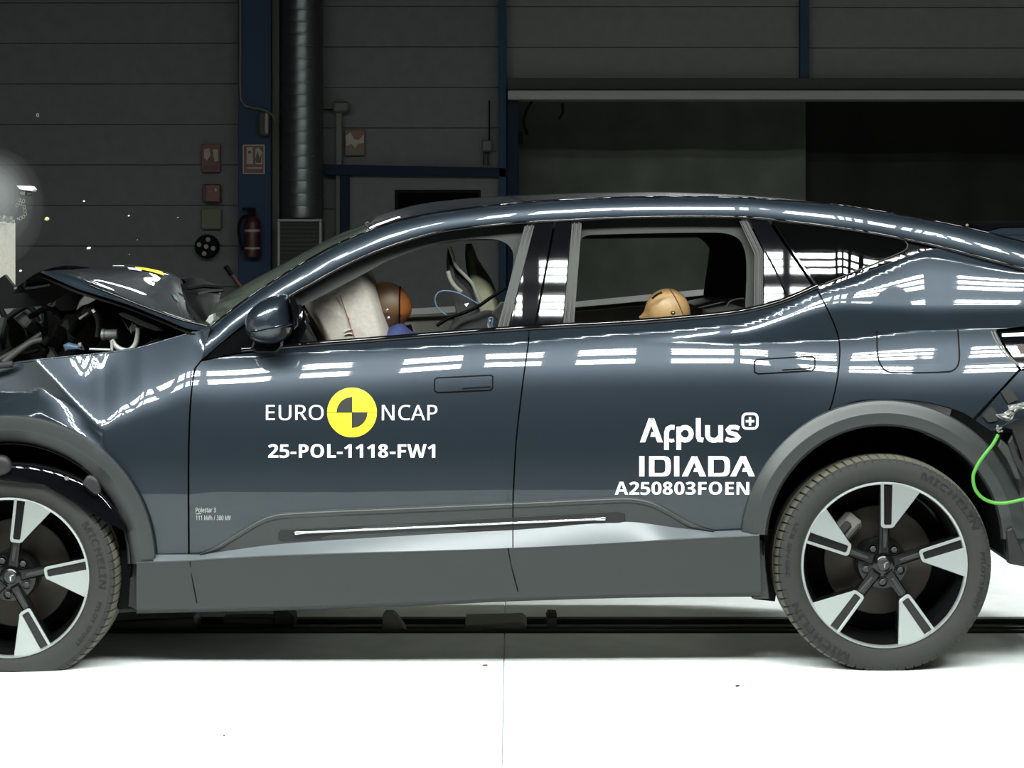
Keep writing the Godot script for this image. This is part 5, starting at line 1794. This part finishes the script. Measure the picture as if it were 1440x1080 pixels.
# ---------- wheels
func wheel(called: String, cu: float, cv: float, deg: float, d: float, k: float, cal: float) -> void:
	var c := P(cu, cv, d + 0.012)
	var w := node(called, Vector3(c.x, 0.0, c.z), car)
	var R := 0.2885 * k
	var TR := 0.3745
	var mb := MB.new()
	# tyre with shoulder blocks
	var pr := [[R * 0.985, -0.012], [R + 0.004, -0.001], [R + 0.016, 0.010], [R + 0.040, 0.017], [TR - 0.026, 0.014], [TR - 0.013, 0.005], [TR - 0.009, -0.004], [TR - 0.004, -0.022], [TR, -0.045], [TR, -0.072], [TR - 0.008, -0.075], [TR - 0.008, -0.085], [TR + 0.001, -0.088], [TR + 0.001, -0.13], [TR, -0.20], [TR - 0.006, -0.235], [TR - 0.03, -0.262], [R + 0.02, -0.27], [R, -0.25]]
	var blocks := 78
	var segs := blocks * 4
	var rows := []
	for j in pr.size():
		var row := PackedVector3Array()
		for i in segs:
			var lead := 0.0
			if j >= 6 and j <= 15: lead = (j - 6) * 0.007
			var a: float = TAU * (i + [0.0, -0.5, 0.0, 0.5][i % 4]) / segs + lead
			var r: float = pr[j][0]
			if j >= 6 and j <= 9 and i % 4 == 0: r -= 0.010
			if j == 5 and i % 4 == 0: r -= 0.004
			var q := c + Vector3(cos(a) * r, sin(a) * r, pr[j][1])
			if q.y < 0.0005: 
				q.z += (0.0005 - q.y) * 0.5 if j < 8 else 0.0
				q.y = 0.0005
			row.append(q)
		rows.append(row)
	mb.loft(rows.slice(0, 7), true, true)
	mb.loft(rows.slice(15), true, true)
	var ty := obj("tyre", mb, M.rubber, w, 28)
	mb = MB.new()
	mb.loft(rows.slice(6, 16), true, true)
	obj("tread", mb, M.tread, ty, 28)
	# words on the sidewall
	var arcs := [["MICHELIN", deg - 20.0, -46.0, 0.024, 700], ["PILOT SPORT", deg - 80.0, -34.0, 0.016, 700], ["MICHELIN", deg - 200.0, -46.0, 0.024, 700], ["265/45 R21", deg - 262.0, -32.0, 0.016, 700]]
	if called == "front_wheel": arcs = [["MICHELIN", 36.0, -42.0, 0.024, 700], ["PILOT SPORT", -14.0, -30.0, 0.015, 700]]
	for e in arcs:
		mb = MB.new()
		for t in text_tris(e[0], e[4]):
			var q := []
			for i in 3:
				var a: float = deg_to_rad(e[1] + e[2] * t[i].x)
				var rr: float = R + 0.047 - e[3] * 0.5 + e[3] * t[i].y
				q.append(c + Vector3(cos(a) * rr, sin(a) * rr, 0.0175 - 0.0))
			mb.tri(q[0], q[1], q[2], Vector3(0, 0, 1), Vector3(0, 0, 1), Vector3(0, 0, 1))
		obj("sidewall_lettering", mb, M.rubber_text, ty)
	# barrel, machined lip
	mb = MB.new()
	mb.lathe([[0.0, -0.225], [R * 0.90, -0.225], [R * 0.88, -0.13], [R * 0.90, -0.05], [R * 0.955, -0.022], [R * 0.965, -0.008]], 72, c)
	obj("rim_barrel", mb, M.rim_black, w, 50)
	mb = MB.new()
	mb.lathe([[R * 0.955, -0.012], [R * 0.965, -0.004], [R * 0.99, -0.003], [R, -0.010]], 96, c)
	obj("rim_lip", mb, M.silver, w, 50)
	var face := [[-0.045, 0.985], [-0.010, 0.985], [-0.006, 0.494], [0.006, 0.478], [0.074, 0.478], [0.084, 0.492], [0.093, 0.99], [0.26, 0.955], [0.42, 0.868], [0.125, 0.478], [0.112, 0.455], [0.078, 0.440], [-0.012, 0.440], [-0.034, 0.455], [-0.042, 0.480]]
	var web := [[-0.052, 0.985], [0.10, 0.99], [0.26, 0.955], [0.425, 0.866], [0.13, 0.472], [0.116, 0.448], [0.08, 0.43], [-0.016, 0.43], [-0.042, 0.45], [-0.05, 0.48]]
	var bar := [[-0.055, 0.12], [0.075, 0.12], [0.07, 0.5], [-0.04, 0.5]]
	for s in 5:
		var an := deg_to_rad(deg - 90.0 + 1.5 - 72.0 * s)
		mb = MB.new()
		mb.prism(turned(face, an, R, c), c.z - 0.0035, c.z - 0.012, 0.0012)
		var sf := node("spoke", c + Vector3(-sin(an), cos(an), 0) * R * 0.6, w)
		obj("machined_face", mb, M.silver, sf, 25)
		mb = MB.new()
		mb.prism(turned(web, an, R, c), c.z - 0.011, c.z - 0.06, 0.002)
		mb.prism(turned(bar, an, R, c), c.z - 0.020, c.z - 0.07, 0.006)
		obj("spoke_web", mb, M.rim_black, sf, 25)
		mb = MB.new()
		mb.prism(turned([[-0.002, 0.2], [0.03, 0.2], [0.05, 0.44], [-0.008, 0.44]], an, R, c), c.z - 0.018, c.z - 0.03, 0.002)
		obj("spoke_rib", mb, M.rim_dark, sf, 25)
	# hub, nuts, badge
	mb = MB.new()
	mb.lathe([[0.0, -0.022], [0.020, -0.022], [0.024, -0.026], [0.03, -0.03], [0.05, -0.034], [0.085, -0.04], [0.09, -0.07]], 40, c)
	# lathe runs outwards, so its face looks to the camera
	obj("hub", mb, M.rim_black, w, 50)
	mb = MB.new()
	mb.lathe([[0.0, -0.017], [0.018, -0.018], [0.0215, -0.021], [0.022, -0.03]], 32, c)
	var hc := obj("hub_cap", mb, M.rim_dark, w, 50)
	mb = MB.new()
	for p in [[[-0.004, 0.0], [0.013, 0.006], [0.016, 0.010], [0.004, 0.006]], [[0.0, 0.004], [0.006, 0.004], [0.004, -0.014], [0.001, -0.010]]]:
		var poly := PackedVector2Array()
		for q in p: poly.append(Vector2(c.x + q[0], c.y + q[1]))
		mb.prism(poly, c.z - 0.0155, c.z - 0.018)
	obj("badge", mb, M.chrome, hc)
	for s in 5:
		var a := deg_to_rad(deg - 36.0 - 72.0 * s)
		var q := c + Vector3(cos(a), sin(a), 0) * 0.062
		mb = MB.new()
		mb.lathe([[0.017, -0.028], [0.015, -0.040], [0.0, -0.040]], 16, q)
		mb.lathe([[0.0, -0.024], [0.008, -0.024], [0.011, -0.026], [0.011, -0.04]], 6, q)
		obj("lug_nut", mb, M.rim_dark, w, 30)
	# brake
	mb = MB.new()
	mb.lathe([[0.06, -0.10], [0.085, -0.10], [0.09, -0.125], [0.185, -0.126], [0.19, -0.13], [0.19, -0.16]], 64, c)
	obj("brake_disc", mb, M.disc, w, 40)
	mb = MB.new()
	mb.lathe([[0.06, -0.095], [0.088, -0.097], [0.09, -0.125]], 48, c)
	obj("disc_hat", mb, M.rim_black, w, 40)
	mb = MB.new()
	mb.lathe([[0.19, -0.17], [0.25, -0.19]], 40, c)
	obj("dust_shield", mb, M.black, w, 40)
	var ca := deg_to_rad(cal)
	var dir := Vector3(cos(ca), sin(ca), 0)
	var bs := Basis(Vector3(-sin(ca), cos(ca), 0), dir, Vector3(0, 0, -1))
	mb = MB.new()
	mb.box(c + dir * 0.165 + Vector3(0, 0, -0.105), Vector3(0.13, 0.075, 0.06), 0.014, bs)
	obj("brake_caliper", mb, M.caliper, w, 30)
	mb = MB.new()
	mb.box(c + dir * 0.172 + Vector3(0, 0, -0.072), Vector3(0.07, 0.03, 0.02), 0.008, bs)
	mb.box(c + dir * 0.14 + Vector3(0, 0, -0.076), Vector3(0.11, 0.012, 0.02), 0.005, bs)
	obj("caliper_bridge", mb, M.rim_dark, w, 30)

func turned(p: Array, an: float, s: float, c: Vector3) -> PackedVector2Array:
	var r := PackedVector2Array()
	for q in p:
		var v := Vector2(q[0], q[1]).rotated(an) * s
		r.append(Vector2(c.x + v.x, c.y + v.y))
	return r

# ---------- things on and round the car
func others() -> void:
	# barrier block the car has struck
	var ba := thing("barrier_block", P(-40, 945, 1.0), "pale cream barrier block at the left edge with its crushed top corner over the bonnet", "barrier")
	var b := P(22, 312, 2.4)
	var e := P(-700, 470, 2.4)
	var mb := MB.new()
	mb.box(Vector3((b.x + e.x) * 0.5, b.y * 0.5, -0.95), Vector3(b.x - e.x, b.y, 2.9), 0.006)
	obj("block", mb, M.barrier, ba, 30)
	mb = MB.new()
	mb.box(Vector3((b.x + e.x) * 0.5 - 0.03, b.y + 0.006, -0.95), Vector3(b.x - e.x - 0.05, 0.012, 2.7), 0.004)
	obj("top_plate", mb, M.steel, ba, 30)
	var rng := RandomNumberGenerator.new()
	rng.seed = 5
	for k in 16:
		mb = MB.new()
		var q := P(rng.randf_range(-6, 26), rng.randf_range(305, 312), rng.randf_range(2.1, 2.36))
		mb.box(q, Vector3(rng.randf_range(0.008, 0.025), rng.randf_range(0.006, 0.014), 0.015), 0.003, Basis.from_euler(Vector3(rng.randf() * 3, rng.randf() * 3, rng.randf() * 3)))
		obj("crushed_bit", mb, M.steel if k % 2 else M.pale, ba, 30)
	# torn metal bracket above the barrier, with a chain of bits
	var br := thing("torn_bracket", P(34, 275, 0.45), "torn metal bracket with two grey plates thrown up above the barrier block", "bracket")
	flatp("top_bar", [[23, 261], [43, 261.5], [47, 266], [45, 269], [28, 266.5]], 0.44, 0.5, M.white, br, 0.003)
	flatp("plate", [[28, 267.5], [37, 267.5], [35, 275], [26, 274]], 0.45, 0.47, M.steel, br, 0.002)
	flatp("plate", [[38, 267.5], [46, 269], [45, 274], [37, 275]], 0.45, 0.47, M.trim, br, 0.002)
	var ch := thing("link_chain", P(32, 312, 0.45), "thin string of broken links rising from the barrier top to the torn bracket", "chain")
	for q in [[24, 289], [29, 286], [33, 283], [34, 291], [35, 296], [35.5, 301], [33, 305], [29, 307], [27, 281]]:
		mb = MB.new()
		var path := []
		for k in 9:
			var a := TAU * k / 8.0
			path.append(P(q[0] + cos(a) * 2.0, q[1] + sin(a) * 2.6, 0.45))
		mb.tube(path, 0.0012, 5, false)
		obj("link", mb, M.pale, ch)
	# fragments in the air
	var bits := [[53, 162, 2.2, 3.0, "grey ring shaped fragment flying high above the barrier", M.steel], [66, 308, 3.2, 2.8, "yellowish chip of debris flying beside the barrier block", M.yellow_chip], [125, 349, 3.0, 1.6, "pale flat sliver flying over the raised bonnet", M.white], [118, 283, 1.3, 1.2, "tiny bright speck flying left of the red alarm box, nearest the barrier", M.white], [181, 303.5, 1.3, 1.0, "tiny bright speck flying between the barrier and the notice plate", M.white], [250, 306, 1.6, 0.7, "tiny grey sliver flying just left of the notice plate", M.pale], [29, 381, 1.8, 1.4, "small white chip flying between the barrier face and the bonnet nose", M.white], [193, 337.5, 1.0, 0.8, "faint tiny speck flying over the middle of the bonnet", M.pale], [182, 358, 0.9, 0.9, "faint tiny speck just over the bonnet's yellow mark", M.pale]]
	for f in bits:
		mb = MB.new()
		var s := (D + 0.6) / F
		if f[0] == 53:
			var path := []
			for k in 13:
				var a := TAU * k / 12.0
				path.append(P(53 + cos(a) * 1.6, 162 + sin(a) * 2.3, 0.6))
			mb.tube(path, 0.0018, 6, false)
		else:
			mb.box(P(f[0], f[1], 0.6), Vector3(f[2], f[3], f[3]) * 2.0 * s, f[3] * s * 0.7, Basis(Vector3(0.2, 0.5, 0.8).normalized(), 0.3))
		tag(obj("debris_fragment", mb, f[5], self, 30), f[4], "debris", "flying debris")
	# dust cloud at the barrier
	for q in [[-12, 275, 16, 26, 0.5], [-12, 276, 26, 36, 0.45], [-12, 278, 36, 46, 0.4], [-12, 280, 45, 56, 0.35], [-10, 284, 54, 68, 0.25], [-4, 292, 64, 84, 0.15]]:
		var fog := FogVolume.new()
		fog.name = "dust_cloud"
		fog.shape = RenderingServer.FOG_VOLUME_SHAPE_ELLIPSOID
		var s := (D + 1.0) / F
		fog.size = Vector3(q[2] * 2 * s, q[3] * 2 * s, 0.5)
		fog.position = P(q[0], q[1], 1.0)
		var fm := FogMaterial.new()
		fm.albedo = Color(0.9, 0.92, 0.92)
		fm.density = q[4]
		fog.material = fm
		fog.set_meta("kind", "stuff")
		fog.set_meta("label", "grey dust cloud hanging above the barrier block")
		add_child(fog, true)
	# cables
	tagtube("cable", [[1404, 611], [1396, 625], [1384, 640], [1374, 655], [1368.5, 670], [1371, 687], [1380, 699], [1394, 706], [1412, 707.5], [1440, 702], [1500, 690]], -0.045, 0.0062, M.green, "bright green cable looping out below the rear bumper's torn corner", "cable")
	tagtube("cable", [[672, 427], [658, 419], [644, 412], [628, 409], [617, 411], [612, 419], [613, 428], [619, 437], [628, 443]], 0.28, 0.0028, M.cable_blue, "thin blue cable looping in front of the driver's seat", "cable")
	tagtube("cable", [[690, 462], [687, 452], [689, 447], [693, 448], [692, 458], [695, 466]], 0.25, 0.0035, M.cable_blue, "short pale blue cable loop beside the front door's rear pillar", "cable")
	var mk := MB.new()
	mk.prism(PW([[653, 427.5], [659.5, 426], [656, 431.5]], 0.26), -0.26, -0.265)
	tag(obj("arrow_marker", mk, M.white), "tiny white arrow marker stuck on the front seat by the blue cable", "marker")
	# tape and foil on the torn bumper
	tag(panel("tape_patch", V2([[1407, 550], [1420, 543.5], [1432, 562], [1418, 568]]), M.tape, self, 0, -0.003, 0.0, 8, 4, 0.002), "dark tape patch stuck above the crumpled foil on the rear bumper", "tape")
	tag(panel("tape_patch", V2([[1381, 584], [1394, 571], [1404, 583], [1402, 592], [1390, 594]]), M.tape, self, 0, -0.003, 0.0, 8, 4, 0.002), "dark tape patch stuck low on the rear bumper beside the wheel arch", "tape")
	mb = MB.new()
	var rows := []
	rng.seed = 11
	var top := curve([[1400, 583], [1411, 581], [1419, 574], [1417, 570], [1428, 568], [1440, 566], [1470, 566]], 16)
	var low := curve([[1401, 584], [1409, 590], [1419, 593], [1425, 586], [1430, 578], [1440, 575], [1470, 574]], 16)
	for j in 8:
		var row := PackedVector3Array()
		for i in 16:
			var q := top[i].lerp(low[i], j / 7.0)
			row.append(P(q.x + rng.randf_range(-0.6, 0.6), q.y + rng.randf_range(-0.6, 0.6), -0.005 - rng.randf() * 0.022 - 0.015 * sin(j / 7.0 * PI)))
		rows.append(row)
	mb.loft(rows, true)
	tag(obj("foil_wad", mb, M.foil, self, 20), "crumpled silver foil wad on the torn rear bumper above the green cable", "foil")
	mb = MB.new()
	for k in 7: mb.box(P(1402 + rng.randf() * 10, 598 + rng.randf() * 9, -0.02), Vector3(0.01, 0.006, 0.008), 0.002, Basis(Vector3(1, 2, 1).normalized(), rng.randf() * 3))
	tag(obj("cable_plug", mb, M.pale, self, 30), "small pale cable plug where the green cable leaves the bumper", "plug")
	# pieces on the tow track
	var tt := thing("track_stop", P(400, 880, 0.85), "dark stop block with a sloping top on the tow track, left of the pale wedge", "track stop")
	flatp("stop_block", [[384.5, 855], [401, 854], [413, 868], [414, 881], [384.5, 880]], 0.80, 0.92, M.rail_dark, tt, 0.006)
	flatp("slide_bar", [[313, 869.5], [368, 868], [384, 869], [384, 879], [313, 878.5]], 0.82, 0.9, M.rail, tt, 0.004)
	tag(flatp("track_carriage", [[120, 876], [198, 871], [262, 868], [272, 867.5], [274, 888], [120, 891]], 0.76, 0.94, M.rail, self, 0.006), "dark low carriage block on the tow track just behind the front wheel", "carriage")
	tag(flatp("track_wedge", [[537, 886], [538, 866], [541, 863], [552, 863], [556, 866], [571, 886]], 0.76, 0.84, M.rail_pale, self, 0.005), "pale grey wedge plate standing on the tow track under the front door", "wedge")
	tag(flatp("track_plate", [[653, 891], [654, 877], [735, 875], [741, 880], [741, 890]], 0.76, 0.96, M.rail_pale, self, 0.004), "flat pale plate on the tow track under the gap between the doors", "plate")
	var ps := thing("track_post", P(776, 888, 0.8), "short post standing on the tow track under the rear door", "post")
	flatp("post", [[769, 889], [769, 868], [783, 868], [783, 889]], 0.78, 0.84, M.rail, ps, 0.004)
	flatp("post_head", [[768, 868], [771, 863], [782, 863.5], [783.5, 868]], 0.77, 0.86, M.rail_dark, ps, 0.003)
	var fb := [[1037, 966, 3.0, 1.2, "small dark scrap on the white floor ahead of the rear wheel", M.dark], [682, 937, 4.0, 1.0, "thin brown splinter on the white floor by the floor joint", M.orange], [315, 1036, 1.0, 0.8, "tiny dark speck low on the white floor at left", M.dark]]
	for f in fb:
		mb = MB.new()
		var sc := 1.0 / PX
		var q := Vector3((f[0] - 720.0) * CH / (f[1] - HV), 0.004, D - CH * F / (f[1] - HV))
		mb.box(q, Vector3(f[2] * 2, 2.0, 3.0) * sc, 0.002, Basis(Vector3.UP, 0.4))
		tag(obj("floor_scrap", mb, f[5], self, 30), f[4], "scrap")

func tagtube(called: String, pts: Array, d: float, r: float, m: Material, label: String, cat: String) -> void:
	var path := []
	for q in curve(pts, pts.size() * 5): path.append(P(q.x, q.y, d))
	var mb := MB.new()
	mb.tube(path, r, 8)
	tag(obj(called, mb, m, self, 60), label, cat)
